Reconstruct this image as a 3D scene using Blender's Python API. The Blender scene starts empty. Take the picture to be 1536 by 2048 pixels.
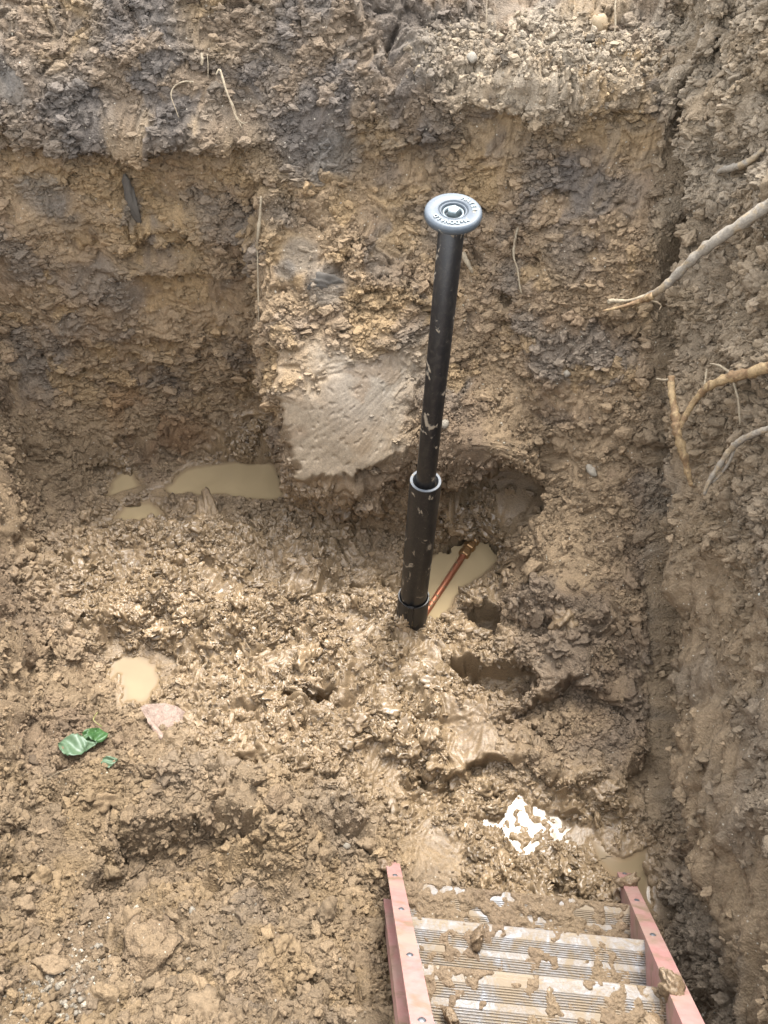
import bpy, bmesh, math, random
import numpy as np
from mathutils import Vector, Matrix, Quaternion

random.seed(7)
rng = np.random.default_rng(7)
SC = bpy.context.scene
COL = SC.collection
R = math.radians

# ------------------------------------------------------------------ camera, sky, sun, exposure
H, PITCH, F = 2.73, R(49.0), 1538.0            # metres above the pit floor, angle below the horizon, focal length for a 1536 px wide picture
CP, SP = math.cos(PITCH), math.sin(PITCH)
cam_d = bpy.data.cameras.new('camera'); cam = bpy.data.objects.new('camera', cam_d); COL.objects.link(cam)
cam.location = (0, 0, H); cam.rotation_euler = (R(90) - PITCH, 0, 0)
cam_d.sensor_fit = 'HORIZONTAL'; cam_d.sensor_width = 36.0; cam_d.lens = 36.0 * F / 1536.0
cam_d.clip_start = 0.02; cam_d.clip_end = 500
SC.camera = cam

SUN_EL, SUN_AZ = R(67), R(28)                  # high and ahead, a little to the right of straight ahead (+y)
w = bpy.data.worlds.new('World'); SC.world = w; w.use_nodes = True
nt = w.node_tree; nt.nodes.clear()
sky = nt.nodes.new('ShaderNodeTexSky'); sky.sky_type = 'NISHITA'; sky.sun_disc = False
sky.sun_elevation = SUN_EL; sky.sun_rotation = SUN_AZ
sky.dust_density = 1.5; sky.air_density = 1.0; sky.ozone_density = 1.0
hs = nt.nodes.new('ShaderNodeHueSaturation'); hs.inputs['Saturation'].default_value = 0.22
bg = nt.nodes.new('ShaderNodeBackground'); bg.inputs[1].default_value = 0.15
wo = nt.nodes.new('ShaderNodeOutputWorld')
nt.links.new(sky.outputs[0], hs.inputs['Color']); nt.links.new(hs.outputs[0], bg.inputs[0]); nt.links.new(bg.outputs[0], wo.inputs[0])
sl = bpy.data.lights.new('sun', 'SUN'); sl.energy = 0.75; sl.angle = R(21); sl.color = (1, .96, .9)
so = bpy.data.objects.new('sun', sl); COL.objects.link(so)
sdir = Vector((math.sin(SUN_AZ) * math.cos(SUN_EL), math.cos(SUN_AZ) * math.cos(SUN_EL), math.sin(SUN_EL)))
so.rotation_euler = (-sdir).to_track_quat('-Z', 'Y').to_euler(); so.location = sdir * 20
vs = SC.view_settings
vs.view_transform = 'Standard'; vs.look = 'None'; vs.exposure = 2.98; vs.gamma = 1.0; vs.use_curve_mapping = False

# ------------------------------------------------------------------ from a sight line to a point of the place
def ray(px, py):
    v = (1024 - py) / F
    return np.array([(px - 768) / F, SP * v + CP, CP * v - SP])
def at(px, py, z=None, y=None, d=None):
    r = ray(px, py)
    if z is not None: d = (z - H) / r[2]
    elif y is not None: d = y / r[1]
    return np.array([0, 0, H]) + r * d
def project(P):
    q = P - np.array([0, 0, H], dtype=P.dtype)
    dep = q[..., 1] * CP - q[..., 2] * SP
    up = q[..., 1] * SP + q[..., 2] * CP
    return 768 + F * q[..., 0] / dep, 1024 - F * up / dep, dep

# ------------------------------------------------------------------ noise
_G = np.array([[1,1,0],[-1,1,0],[1,-1,0],[-1,-1,0],[1,0,1],[-1,0,1],[1,0,-1],[-1,0,-1],
               [0,1,1],[0,-1,1],[0,1,-1],[0,-1,-1],[1,1,0],[-1,1,0],[0,-1,1],[0,-1,-1]], np.float32)
def _hash(x, y, z, s):
    h = x * np.uint32(374761393) + y * np.uint32(668265263) + z * np.uint32(2147483647) + np.uint32(s * 974634777 & 0xffffffff)
    h = (h ^ (h >> np.uint32(13))) * np.uint32(1274126177)
    return h ^ (h >> np.uint32(16))
def perlin(P, s=0):
    fl = np.floor(P); f = (P - fl).astype(np.float32); i = fl.astype(np.int32).astype(np.uint32)
    u = f * f * f * (f * (f * 6 - 15) + 10)
    out = np.zeros(P.shape[0], np.float32)
    for a in (0, 1):
        wx = u[:, 0] if a else 1 - u[:, 0]
        for b in (0, 1):
            wy = u[:, 1] if b else 1 - u[:, 1]
            for c in (0, 1):
                wz = u[:, 2] if c else 1 - u[:, 2]
                g = _G[_hash(i[:, 0] + np.uint32(a), i[:, 1] + np.uint32(b), i[:, 2] + np.uint32(c), s) & np.uint32(15)]
                out += wx * wy * wz * (g[:, 0] * (f[:, 0] - a) + g[:, 1] * (f[:, 1] - b) + g[:, 2] * (f[:, 2] - c))
    return out
def fbm(P, o, s=0, gain=.5, ridge=False):
    t = np.zeros(P.shape[0], np.float32); a = 1.0
    for k in range(o):
        n = perlin(P * np.float32(2.03 ** k), s + k)
        t += a * ((1 - 2.4 * np.abs(n)) if ridge else n); a *= gain
    return t
def worley(P, s=0):
    """distance to the nearest and second nearest scattered point, and a random number of the nearest one's cell"""
    b = np.floor(P - .5); i = b.astype(np.int32).astype(np.uint32); f = (P - b).astype(np.float32)
    d1 = np.full(P.shape[0], 9, np.float32); d2 = d1.copy(); idn = np.zeros(P.shape[0], np.float32)
    for a in (0, 1):
        for bb in (0, 1):
            for c in (0, 1):
                h = _hash(i[:, 0] + np.uint32(a), i[:, 1] + np.uint32(bb), i[:, 2] + np.uint32(c), s)
                ox = (h & np.uint32(1023)).astype(np.float32) / 1023
                oy = ((h >> np.uint32(10)) & np.uint32(1023)).astype(np.float32) / 1023
                oz = ((h >> np.uint32(20)) & np.uint32(1023)).astype(np.float32) / 1023
                d = (f[:, 0] - a - .1 - ox * .8) ** 2 + (f[:, 1] - bb - .1 - oy * .8) ** 2 + (f[:, 2] - c - .1 - oz * .8) ** 2
                m = d < d1
                d2 = np.where(m, d1, np.minimum(d2, d)); d1 = np.where(m, d, d1); idn = np.where(m, ox, idn)
    return np.sqrt(d1), np.sqrt(d2), idn
def sst(a, b, x):
    t = np.clip((x - a) / (b - a), 0, 1); return t * t * (3 - 2 * t)

# ------------------------------------------------------------------ the dug surface: one net of points, later cut into floor, bank and walls
Z = lambda px, py, z: at(px, py, z=z)
Y = lambda px, py, y: at(px, py, y=y)
V = lambda x, y, z: np.array([x, y, z], float)
def col(r2, r3, rest, xr):
    a = [V(xr, -4.0, 2.2), V(xr, -1.0, 2.0), r2, r3] + rest
    top = a[-1]
    return a + [V(top[0], top[1] + .10, 2.02), V(top[0] * 1.02, 7.0, 2.3)]
cols = {}
cols['A'] = col(Z(-60,2048,.75), Z(15,1800,.5), [Z(45,1600,.3), Z(62,1400,.16), Z(60,1180,.12), Z(72,1010,.1), Z(75,930,.2), Y(70,760,2.70), Y(60,600,2.74), Y(50,450,2.77), Y(40,330,2.8), Y(30,238,2.78), Y(20,0,2.95)], -1.25)
cols['B'] = col(Z(200,2048,.55), Z(220,1800,.36), [Z(230,1590,.2), Z(250,1400,.04), Z(260,1180,.07), Z(270,1020,.02), Z(265,935,.02), Y(260,770,2.79), Y(255,600,2.82), Y(250,450,2.83), Y(250,330,2.84), Y(250,240,2.78), Y(250,0,2.95)], -.8)
cols['C'] = col(Z(480,2048,.5), Z(490,1800,.33), [Z(500,1600,.18), Z(500,1400,.09), Z(500,1200,.07), Z(545,1018,.02), Z(572,940,.02), Y(556,770,2.80), Y(534,600,2.80), Y(520,450,2.79), Y(505,330,2.81), Y(510,240,2.78), Y(510,0,2.95)], -.4)
cols['D'] = col(Z(540,2048,.47), Z(545,1800,.3), [Z(548,1600,.16), Z(550,1400,.08), Z(560,1200,.07), Z(605,1022,.06), Y(602,958,2.11), Y(545,760,2.30), Y(525,600,2.45), Y(518,450,2.62), Y(522,330,2.76), Y(526,240,2.78), Y(530,0,2.95)], -.3)
cols['E'] = col(Z(690,2048,.3), Z(690,1800,.2), [Z(700,1600,.11), Z(700,1400,.07), Z(700,1200,.05), Z(705,1032,.06), Y(690,962,2.10), Y(680,760,2.29), Y(680,600,2.45), Y(690,450,2.63), Y(690,330,2.77), Y(690,240,2.78), Y(690,0,2.95)], -.1)
cols['F'] = col(V(.06,-.15,1.0), V(.09,.30,.14), [Z(830,1640,.05), Z(830,1420,.06), Z(830,1250,.03), Z(845,1065,.07), Y(838,895,2.16), Y(830,760,2.33), Y(830,600,2.48), Y(835,470,2.64), Y(840,330,2.75), Y(845,190,2.73), Y(850,60,2.95)], .05)
cols['G'] = col(V(.3,-.2,1.0), V(.32,.25,.1), [Z(1000,1640,.04), Z(1000,1420,.07), Z(990,1260,.05), Z(955,1058,-.02), Y(962,898,2.08), Y(965,760,2.38), Y(980,600,2.55), Y(985,480,2.66), Y(990,330,2.72), Y(1000,180,2.72), Y(1010,95,2.95)], .3)
cols['G1'] = col(V(.36,-.2,1.0), V(.38,.25,.1), [Z(1025,1640,.04), Z(1025,1420,.09), Z(1020,1250,.09), Z(1008,1062,.0), Y(1046,912,2.10), Y(1012,760,2.37), Y(1015,600,2.53), Y(1018,480,2.64), Y(1020,330,2.71), Y(1030,180,2.71), Y(1040,95,2.95)], .36)
cols['G2'] = col(V(.42,-.2,1.0), V(.44,.25,.1), [Z(1065,1640,.04), Z(1070,1420,.11), Z(1060,1250,.18), Z(1075,1085,.31), Z(1088,940,.5), Z(1065,760,.82), Y(1065,600,2.48), Y(1070,480,2.6), Y(1075,330,2.69), Y(1085,180,2.70), Y(1095,95,2.95)], .42)
cols['H'] = col(V(.6,-.2,1.0), V(.58,.27,.1), [Z(1150,1630,.04), Z(1150,1420,.15), Z(1150,1250,.27), Z(1145,1065,.43), Z(1145,930,.57), Z(1142,760,.85), Z(1142,600,1.1), Z(1150,480,1.29), Y(1160,330,2.67), Y(1170,180,2.69), Y(1180,95,2.95)], .6)
cols['I'] = col(V(.93,-.2,1.0), V(.90,.30,.06), [Z(1298,1640,.02), Z(1300,1400,.12), Z(1300,1200,.34), Z(1300,1050,.52), Z(1300,920,.68), Z(1304,760,.9), Z(1308,620,1.1), Z(1315,480,1.33), Y(1328,330,2.63), Y(1342,185,2.68), Y(1352,95,2.93)], .95)
A = cols['A']; I = cols['I']
def side(base, dx, f, top):
    return [V(p[0] + dx, p[1], p[2] + (max(top, p[2]) - p[2]) * f) for p in base]
cols['L1'] = side(A, -.18, .5, 1.9); cols['L2'] = side(A, -.5, 1, 2.05); cols['L3'] = side(A, -4, 1, 2.3)
cols['R0'] = [V(p[0] + .045, p[1], min(p[2] + .34, 2.1)) for p in I]; cols['R1'] = side(I, .09, .62, 2.2); cols['R2'] = side(I, .16, 1, 2.3); cols['R3'] = side(I, 4, 1, 2.45)
ORD = ['L3','L2','L1','A','B','C','D','E','F','G','G1','G2','H','I','R0','R1','R2','R3']
NET = np.array([cols[k] for k in ORD])                     # columns, rows, xyz
NC, NR = NET.shape[:2]
CI = {k: i for i, k in enumerate(ORD)}
RES = .0037
def counts(axis):
    d = np.linalg.norm(np.diff(NET, axis=axis), axis=2)
    return d[:, 2:-3].mean(1) if axis == 0 else d[3:-3].mean(0)
cw, rw = counts(0), counts(1)
cres = [.3, .03, .016] + [RES] * 10 + [.0055, .0075, .012, .3]
rres = [.25, .04, .006] + [RES * 1.05] * 11 + [.008, .25]
def axis_samples(wd, rs):
    t = []
    for k, (a, b) in enumerate(zip(wd, rs)):
        n = max(3, int(a / b)); t.append(k + np.arange(n) / n)
    return np.append(np.concatenate(t), len(wd))
U, T = axis_samples(cw, cres), axis_samples(rw, rres)
def lerp_axis(arr, t, axis):
    i = np.minimum(t.astype(int), arr.shape[axis] - 2); f = t - i
    sh = [1, 1, 1]; sh[axis] = -1; f = f.reshape(sh)
    return np.take(arr, i, axis) * (1 - f) + np.take(arr, i + 1, axis) * f
P = lerp_axis(lerp_axis(NET, U, 0), T, 1)
nu, nv = len(U), len(T); print('GRID', nu, nv, nu*nv*2)
def blur(a, s, axis):
    k = int(3 * s); g = np.exp(-.5 * (np.arange(-k, k + 1) / s) ** 2); g /= g.sum()
    pad = [(0, 0)] * a.ndim; pad[axis] = (k, k)
    b = np.pad(a, pad, mode='reflect', reflect_type='odd'); out = np.zeros_like(a)
    for j, wgt in enumerate(g):
        out += wgt * np.take(b, np.arange(j, j + a.shape[axis]), axis)
    return out
P = blur(blur(P, 6, 0), 7, 1)
def normals(P):
    n = np.cross(np.gradient(P, axis=0), np.gradient(P, axis=1))
    return n / np.maximum(np.linalg.norm(n, axis=2, keepdims=True), 1e-9)
N = normals(P)
UU = np.repeat(U[:, None], nv, 1); TT = np.repeat(T[None, :], nu, 0)
Uf, Tf = UU.ravel().astype(np.float32), TT.ravel().astype(np.float32)
bpx, bpy_, bdep = [q.ravel() for q in project(P)]
def surf_index(px, py, arrs=None):
    x, y, d = arrs or (bpx, bpy_, bdep)
    ok = np.nonzero((np.abs(x - px) < 9) & (np.abs(y - py) < 9) & (d > .3))[0]
    if len(ok) == 0: ok = np.nonzero(d > .3)[0]
    e = np.hypot(x[ok] - px, y[ok] - py) / 25 + d[ok]
    return ok[np.argmin(e)]
B0 = P.reshape(-1, 3).astype(np.float32)
def dist(px, py, rad, sx=1, sy=1, sz=1, rot=0):
    """distance from a place on the dug surface in units of rad; sx, sy, sz stretch it; rot turns it about the vertical"""
    c = B0[surf_index(px, py)]; q = B0 - c
    if rot:
        cr, sr = math.cos(R(rot)), math.sin(R(rot)); q = np.stack([q[:, 0] * cr + q[:, 1] * sr, -q[:, 0] * sr + q[:, 1] * cr, q[:, 2]], 1)
    return np.sqrt((q[:, 0] / sx) ** 2 + (q[:, 1] / sy) ** 2 + (q[:, 2] / sz) ** 2) / rad
def blob(px, py, rad, hard=.0, **k):
    return 1 - sst(hard, 1.0, dist(px, py, rad, **k))
def mix(a, b, m): return a + (b - a) * m
def most(*m):
    o = m[0]
    for q in m[1:]: o = np.maximum(o, q)
    return o

warp = np.stack([perlin(B0 * 9, 301), perlin(B0 * 9, 302), perlin(B0 * 9, 303)], 1) * .06
Bw = B0 + warp
lo = fbm(B0 * 1.7, 3, 11)
mid = fbm(Bw * 5, 4, 21)
patch = fbm(Bw * 3.1, 3, 31)
right = sst(CI['I'] - .25, CI['I'] + .25, Uf)
left = 1 - sst(CI['A'] - .5, CI['A'] + .15, Uf)
Nf = N.reshape(-1, 3).astype(np.float32)
steep = 1 - sst(.35, .75, np.abs(Nf[:, 2]))
back = sst(8.2, 9.0, Tf) * (1 - right)
bankm = (1 - sst(3.7, 4.6, Tf)) * (1 - right)
isF = CI['F']; isG = CI['G']
# where the wet, churned mud lies, and the smooth smeared faces
wet = most(blob(520,1180,1.0,.35,sy=.75), blob(760,1360,.85,.3), blob(300,1130,.7,.3), blob(1080,1680,.55,.4,sy=.7), blob(930,1110,.4,.5), blob(640,1300,.9,.4), blob(900,1560,.5,.2))
wet = np.clip(wet * (1 - back) * (1 - .7 * right) - .25 * np.clip(patch, 0, 1), 0, 1)
jagA = .6 * perlin(Bw * 11, 95) + .5 * perlin(Bw * 27, 96) + .3 * perlin(Bw * 60, 97)
benchm = (sst(0, .10, Uf - CI['D'] - .05 + .10 * jagA) * sst(0, .05, Tf - 8.05 + .07 * jagA) * (1 - sst(9.0, 9.75, Tf + .5 * patch + .25 * jagA)) * (1 - sst(CI['E'] + .55, CI['F'] + .25, Uf + .5 * patch + .2 * jagA))).astype(np.float32)
wet = np.maximum(wet, .5 * benchm)
smooth = most(benchm, .85*blob(600,510,.12,.5), .7*blob(650,560,.10,.4), .8*blob(1065,800,.12,.4), .75*blob(985,880,.22,.4,sz=.5), .7*blob(930,1430,.13,.4), .8*blob(960,1490,.10,.3,sx=1.6),
              .8*blob(850,1725,.16,.5), .7*blob(48,790,.2,.3,sx=.5), .6*blob(40,380,.3,.3,sx=.4), .7*blob(830,320,.16,.3,sx=.8,sz=1.2), .7*blob(1040,30,.13,.5,sx=.5), .8*blob(1290,320,.18,.4,sx=.5,sz=1.3),
              .6*blob(120,420,.2,.3,sx=.6), .5*blob(380,290,.25,.3), .7*blob(1120,800,.12,.4), .5*blob(1180,930,.25,.3), .6*blob(1150,1100,.3,.2), .5*blob(330,350,.25,.2), .6*blob(250,640,.4,.2,sz=.7),
              .6*blob(700,1255,.12,.2), .7*blob(850,1335,.13,.2), .55*blob(560,1340,.12,.2), .55*blob(430,1200,.13,.2), .6*blob(1100,1350,.12,.2), .6*blob(1190,1190,.14,.2), .5*blob(250,1110,.12,.2), .5*blob(760,1540,.12,.2), .6*blob(1020,1500,.10,.3), .5*blob(620,1180,.1,.2), .8*blob(300,570,.34,.2,sz=.6), .75*blob(150,500,.26,.2), .75*blob(430,600,.26,.2,sz=.8), .7*blob(110,310,.16,.2), .7*blob(1010,270,.22,.2), .7*blob(1180,290,.22,.2,sz=.8), .6*blob(700,250,.2,.2), .7*blob(200,700,.2,.2,sz=.5), .6*blob(760,420,.18,.2), .6*blob(20,560,.3,.2), .85*blob(30,170,.09,.3), .6*blob(400,190,.2,.2,sz=.5))
rs_low = right * (1 - sst(.6, 1.25, B0[:, 2] + .15 * patch)) * (1 - sst(1.9, 2.3, B0[:, 1]))   # scraped lower right wall
smooth = np.clip(most(smooth, .62 * rs_low * (1 - sst(CI['I'] - .2, CI['I'] + .1, Uf) * (1 - sst(CI['R0'] - .3, CI['R0'], Uf)))) + .15 * np.clip(patch, -1, 1) * (smooth > .02), 0, 1)
rough = (1 - .9 * smooth) * (1 - .8 * benchm)

D = np.zeros(len(B0), np.float32)
D += .05 * lo * (1 - benchm) + .028 * mid * (1 - .8 * smooth) * (1 - .7 * benchm)
# clods of several sizes, turned and squeezed by the warp
St = np.ones((1, 3), np.float32)
flak = np.stack([Bw[:, 0] * .62, Bw[:, 1], Bw[:, 2] * (1.25 + .0 * Bw[:, 2])], 1)      # torn wall flakes lie wider than high
flak = np.where((steep * (1 - right))[:, None] > .5, flak, Bw)
def clods(Q, sc, seed, sharp=.78):
    d1, d2, c = worley(Q * np.float32(sc), seed)
    return np.sqrt(np.clip(1 - (d1 / sharp) ** 2, 0, 1)) - .55, c          # round lumps with sharp clefts between them
f1, c1 = clods(flak, 8.5, 41); e1, c0 = clods(flak + .3 * warp, 15, 45)
g1, c2 = clods(flak + .2 * warp, 27, 42); h1, c3 = clods(Bw, 52, 43); i1, c4 = clods(Bw + .1 * warp, 92, 46, .8)
k1 = perlin(Bw * 120, 44)
gate1 = sst(-.15, .3, perlin(B0 * 4.2, 51) + .3 * (c1 - .5)); gate0 = sst(-.2, .3, perlin(B0 * 5.5, 53) + .5 * (c0 - .5))
gate2 = sst(-.3, .25, perlin(B0 * 8.3, 52) + .6 * (c2 - .5)); gate3 = sst(-.35, .2, perlin(B0 * 12, 54) + .6 * (c3 - .5))
dry = 1 - .5 * wet
amp = rough * (1 + .25 * back)
D += amp * ((.052 + .040 * wet) * f1 * gate1 + (.040 + .012 * wet) * e1 * gate0 + .022 * g1 * (.2 + gate2 + .25 * wet) + .0095 * h1 * (.3 + gate3) * (1 - .5 * wet) + .0050 * i1 * (1 - .7 * wet) + .0012 * k1)
ridge = fbm(flak * 18, 3, 61, .6, True)
D += rough * .003 * ridge * steep
D += .0022 * smooth * (1 - .75 * benchm) * fbm(B0 * 14, 2, 71) - .0035 * benchm * sst(.42, .52, perlin(B0 * 45, 72)) + .010 * benchm * perlin(B0 * 4.5, 73)
# puckered, stirred mud on the floor
mudr = fbm((Bw + .35 * warp) * np.array([30, 38, 30], np.float32), 3, 81, .6, True)
m1, _ = clods(Bw + .35 * warp, 36, 82, .7)
D += wet * (1 - benchm) * (.0045 * mudr + .009 * m1)
slabm = benchm
slabD = (sst(0, .10, Uf - CI['D'] - .05 + .10 * jagA) * sst(0, .05, Tf - 8.05 + .07 * jagA) * (1 - sst(8.6, 10.2, Tf)) * (1 - sst(CI['E'] + .3, CI['F'] + .4, Uf))).astype(np.float32)
D += .06 * slabD
# scratches left by the bucket: down the walls, along the trench on the right wall
st_v = fbm(B0 * np.array([60, 60, 2.5], np.float32), 3, 91)
alg, acr = .77 * B0[:, 1] + .64 * B0[:, 2], -.64 * B0[:, 1] + .77 * B0[:, 2]
st_h = fbm(np.stack([B0[:, 0] * 8, alg * 2.2, acr * 30 + 8 * warp[:, 1]], 1).astype(np.float32), 3, 92)
D += .012 * st_v * smooth * (1 - right) * steep * (1 - .85 * blob(985,930,.38,.3)) * sst(8.3, 8.8, Tf) * (1 - .9*benchm) + .020 * st_h * rs_low + .007 * fbm(np.stack([B0[:, 0] * 20, alg * 5, acr * 85 + 10 * warp[:, 0]], 1).astype(np.float32), 2, 94) * rs_low
st_b = perlin((B0[:, [0]] * np.array([[10, 4, 0]]) + B0[:, [2]] * np.array([[-26, 9, 0]])).astype(np.float32) * 1.6, 93)
fan = B0 - B0[surf_index(900, 640)]; ang_ = np.arctan2(fan[:, 2], fan[:, 0]).astype(np.float32)
D += benchm * .0012 * fbm(np.stack([ang_ * 34, np.full_like(ang_, 3), np.linalg.norm(fan, axis=1) * 2], 1).astype(np.float32), 3, 93)
D += .006 * st_b * benchm * blob(575,720,.16)
# bulges and hollows one can find again in the picture
band = sst(CI['I'] + .08, CI['I'] + .3, Uf) * (1 - sst(CI['R0'] - .25, CI['R0'] - .02, Uf + .25 * jagA)) * sst(3.5, 4.5, Tf) * (1 - sst(13.2, 13.9, Tf))
D -= .13 * band                                                     # the bucket has undercut the right wall along the slope
D += .05 * sst(CI['R0'] - .12, CI['R0'] + .02, Uf + .2 * jagA) * (1 - sst(CI['R0'] + .05, CI['R0'] + .5, Uf)) * (1 - sst(13.2, 13.9, Tf))
D += right * .028 * perlin((B0 + .5 * warp) * np.array([5, 11, 2.4], np.float32), 99)
D += right * (1 - rs_low) * rough * .05 * np.clip(perlin(Bw * np.array([5, 9, 4], np.float32), 98), -.4, 1)
def bump(px, py, rad, h, hard=.1, **k):
    global D
    D += (h * blob(px, py, rad, hard, **k)).astype(np.float32)
HOLES = np.zeros(len(B0), np.float32)
jag = .18 * perlin(Bw * 14, 95) + .12 * perlin(Bw * 31, 96)
LIP = np.zeros(len(B0), np.float32)
def hole(px, py, rad, h, hard=.65, fade=None, lip=0, **k):
    global D
    dj = dist(px, py, rad, **k) + jag; m = h * (1 - sst(hard, 1.0, dj))
    if lip: LIP[:] += (lip * np.exp(-((dj - 1.0) / .22) ** 2) * sst(0, .6 * rad, B0[:, 1] - B0[surf_index(px, py)][1])).astype(np.float32)
    if fade: m = m * sst(-fade, .75 * rad, B0[:, 1] - B0[surf_index(px, py)][1])     # deepest against its far side
    D -= m.astype(np.float32)
    if h > .08 and not fade and px < 1100 and py > 1100: HOLES[:] = np.maximum(HOLES, np.clip(m / h * 1.2, 0, 1))
hole(958,1232,.115,.18,.65,lip=.03,sx=.9)
hole(985,1345,.17,.15,.7,lip=.03,sx=1.15,sy=.48,rot=-22)
hole(612,1398,.10,.17,.65,lip=.04,sx=1.3,sy=.8)
hole(365,1745,.25,.18,.78,fade=.20,lip=.08,sx=1.05,sy=.85,sz=3); hole(470,1800,.14,.09,.65,fade=.14,sz=3)
hole(1018,592,.05,.06,.6); hole(275,1345,.17,.10,.75,fade=.1,lip=.03); hole(992,985,.23,.20,.66,sz=.9)
hole(1010,1180,.06,.04,.5,sx=2); hole(1110,1255,.09,.05,.55,sx=1.6,sy=.5); hole(560,1270,.1,.04,.5); hole(820,1420,.08,.05,.5,sy=2)
hole(1140,1450,.2,.11,.75,fade=.12,lip=.04,sx=1.3,sz=3); hole(80,1640,.10,.07,.5); hole(330,1620,.12,.05,.5,sx=2,sy=.5); hole(700,1700,.1,.05,.5); hole(560,1850,.1,.05,.5)
hole(1215,1310,.1,.05,.5,sy=1.8); hole(1000,1590,.17,.10,.75,fade=.12,lip=.04,sx=1.3,sz=3); hole(860,1560,.1,.05,.5,sy=1.5)
bump(300,1905,.13,.05,.2); bump(420,1080,.16,.05); bump(620,1130,.2,.05); bump(480,1260,.2,.05); bump(720,1240,.16,.04); bump(300,1200,.2,.05); bump(760,1440,.2,.06); bump(980,1480,.2,.05); bump(1080,1560,.2,.06); bump(1180,1600,.18,.06); bump(340,1610,.3,.12,.2,sx=1.5,sy=.55); bump(520,1690,.25,.10,.1); bump(150,1640,.2,.08); bump(560,1620,.35,.06,.1); bump(330,1560,.35,.06); bump(380,1010,.35,.03); bump(640,1480,.3,.05); bump(940,1410,.16,.05); bump(1210,1480,.2,.06)
bump(1100,1200,.15,.05,sx=1.5,sy=.6); bump(180,1500,.25,.06); bump(420,1830,.3,.05); bump(640,1900,.25,.06); bump(660,1020,.2,.04)
bump(1060,110,.6,.04,.3,sz=.25); bump(250,235,.5,.05,.2,sz=.14); bump(430,245,.4,.04,.2,sz=.12); bump(90,170,.2,.05); bump(300,130,.3,.04); bump(640,200,.25,.04)
bump(420,435,.4,.04,.2,sz=.16); bump(350,520,.4,.045,.2,sz=.14,); bump(620,340,.2,.04); bump(230,420,.15,.03); bump(650,560,.14,.03)
# the back wall's lumps hang: push them down as they stand out
sag = (steep * rough * (1 - .6*right))
edgeD = D
P1 = B0 + Nf * D[:, None]
P1[:, 1] -= LIP                                                      # rims hang over towards the hollow
P1[:, 2] -= (.75 * np.clip(D, 0, .1) * sag).astype(np.float32)
# sideways tearing at small scale
tear = np.stack([perlin(Bw * 44, 111), perlin(Bw * 44, 112), perlin(Bw * 44, 113)], 1) * (.0015 * rough)[:, None]
P1 += tear.astype(np.float32)

# ------------------------------------------------------------------ puddle outlines (level, depth of the bed, outline)
PUD = {
 'back': (.010, .05, [(298,990),(340,968),(368,938),(430,926),(470,918),(492,908),(532,902),(552,935),(574,1000),(520,1002),(470,997),(440,990),(400,994),(375,988),(340,996)]),
 'backsmall': (.010, .04, [(208,992),(226,958),(246,940),(266,944),(286,975),(274,1003),(246,1006),(228,998)]),
 'backlow': (.010, .04, [(222,1046),(248,1010),(272,1002),(308,1004),(336,1040),(300,1042),(270,1044)]),
 'copper': (-.020, .07, [(864,1112),(886,1086),(912,1060),(958,1062),(984,1080),(1007,1096),(1000,1122),(974,1146),(940,1168),(914,1194),(896,1226),(876,1246),(850,1244),(838,1200),(850,1140)]),
 'left': (.020, .05, [(218,1336),(246,1312),(282,1312),(311,1332),(322,1362),(306,1392),(292,1410),(268,1404),(246,1411),(247,1378),(240,1352),(225,1362)]),
 'front': (.012, .0015, [(1012,1606),(1040,1588),(1062,1612),(1098,1626),(1150,1648),(1186,1664),(1215,1696),(1190,1704),(1150,1694),(1108,1682),(1050,1712),(1026,1700),(1006,1664),(960,1650),(950,1640),(1000,1638)]),
 'corner': (.008, .05, [(1186,1688),(1210,1700),(1232,1716),(1262,1712),(1296,1690),(1300,1760),(1305,1820),(1280,1800),(1246,1770),(1216,1745),(1192,1725)]),
}
def sdf(poly, x, y):
    d = np.full(len(x), 1e9); s = np.ones(len(x)); n = len(poly)
    for i in range(n):
        ax, ay = poly[i]; bx, by = poly[i - 1]
        ex, ey = bx - ax, by - ay; wx, wy = x - ax, y - ay
        t = np.clip((wx * ex + wy * ey) / (ex * ex + ey * ey), 0, 1)
        d = np.minimum(d, (wx - ex * t) ** 2 + (wy - ey * t) ** 2)
        c = ((ay <= y) & (by > y) & (ex * wy > ey * wx)) | ((ay > y) & (by <= y) & (ex * wy < ey * wx))
        s = np.where(c, -s, s)
    return s * np.sqrt(d)
WORLD_PUD = {}; NEARP = np.zeros(len(B0), np.float32)
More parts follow.
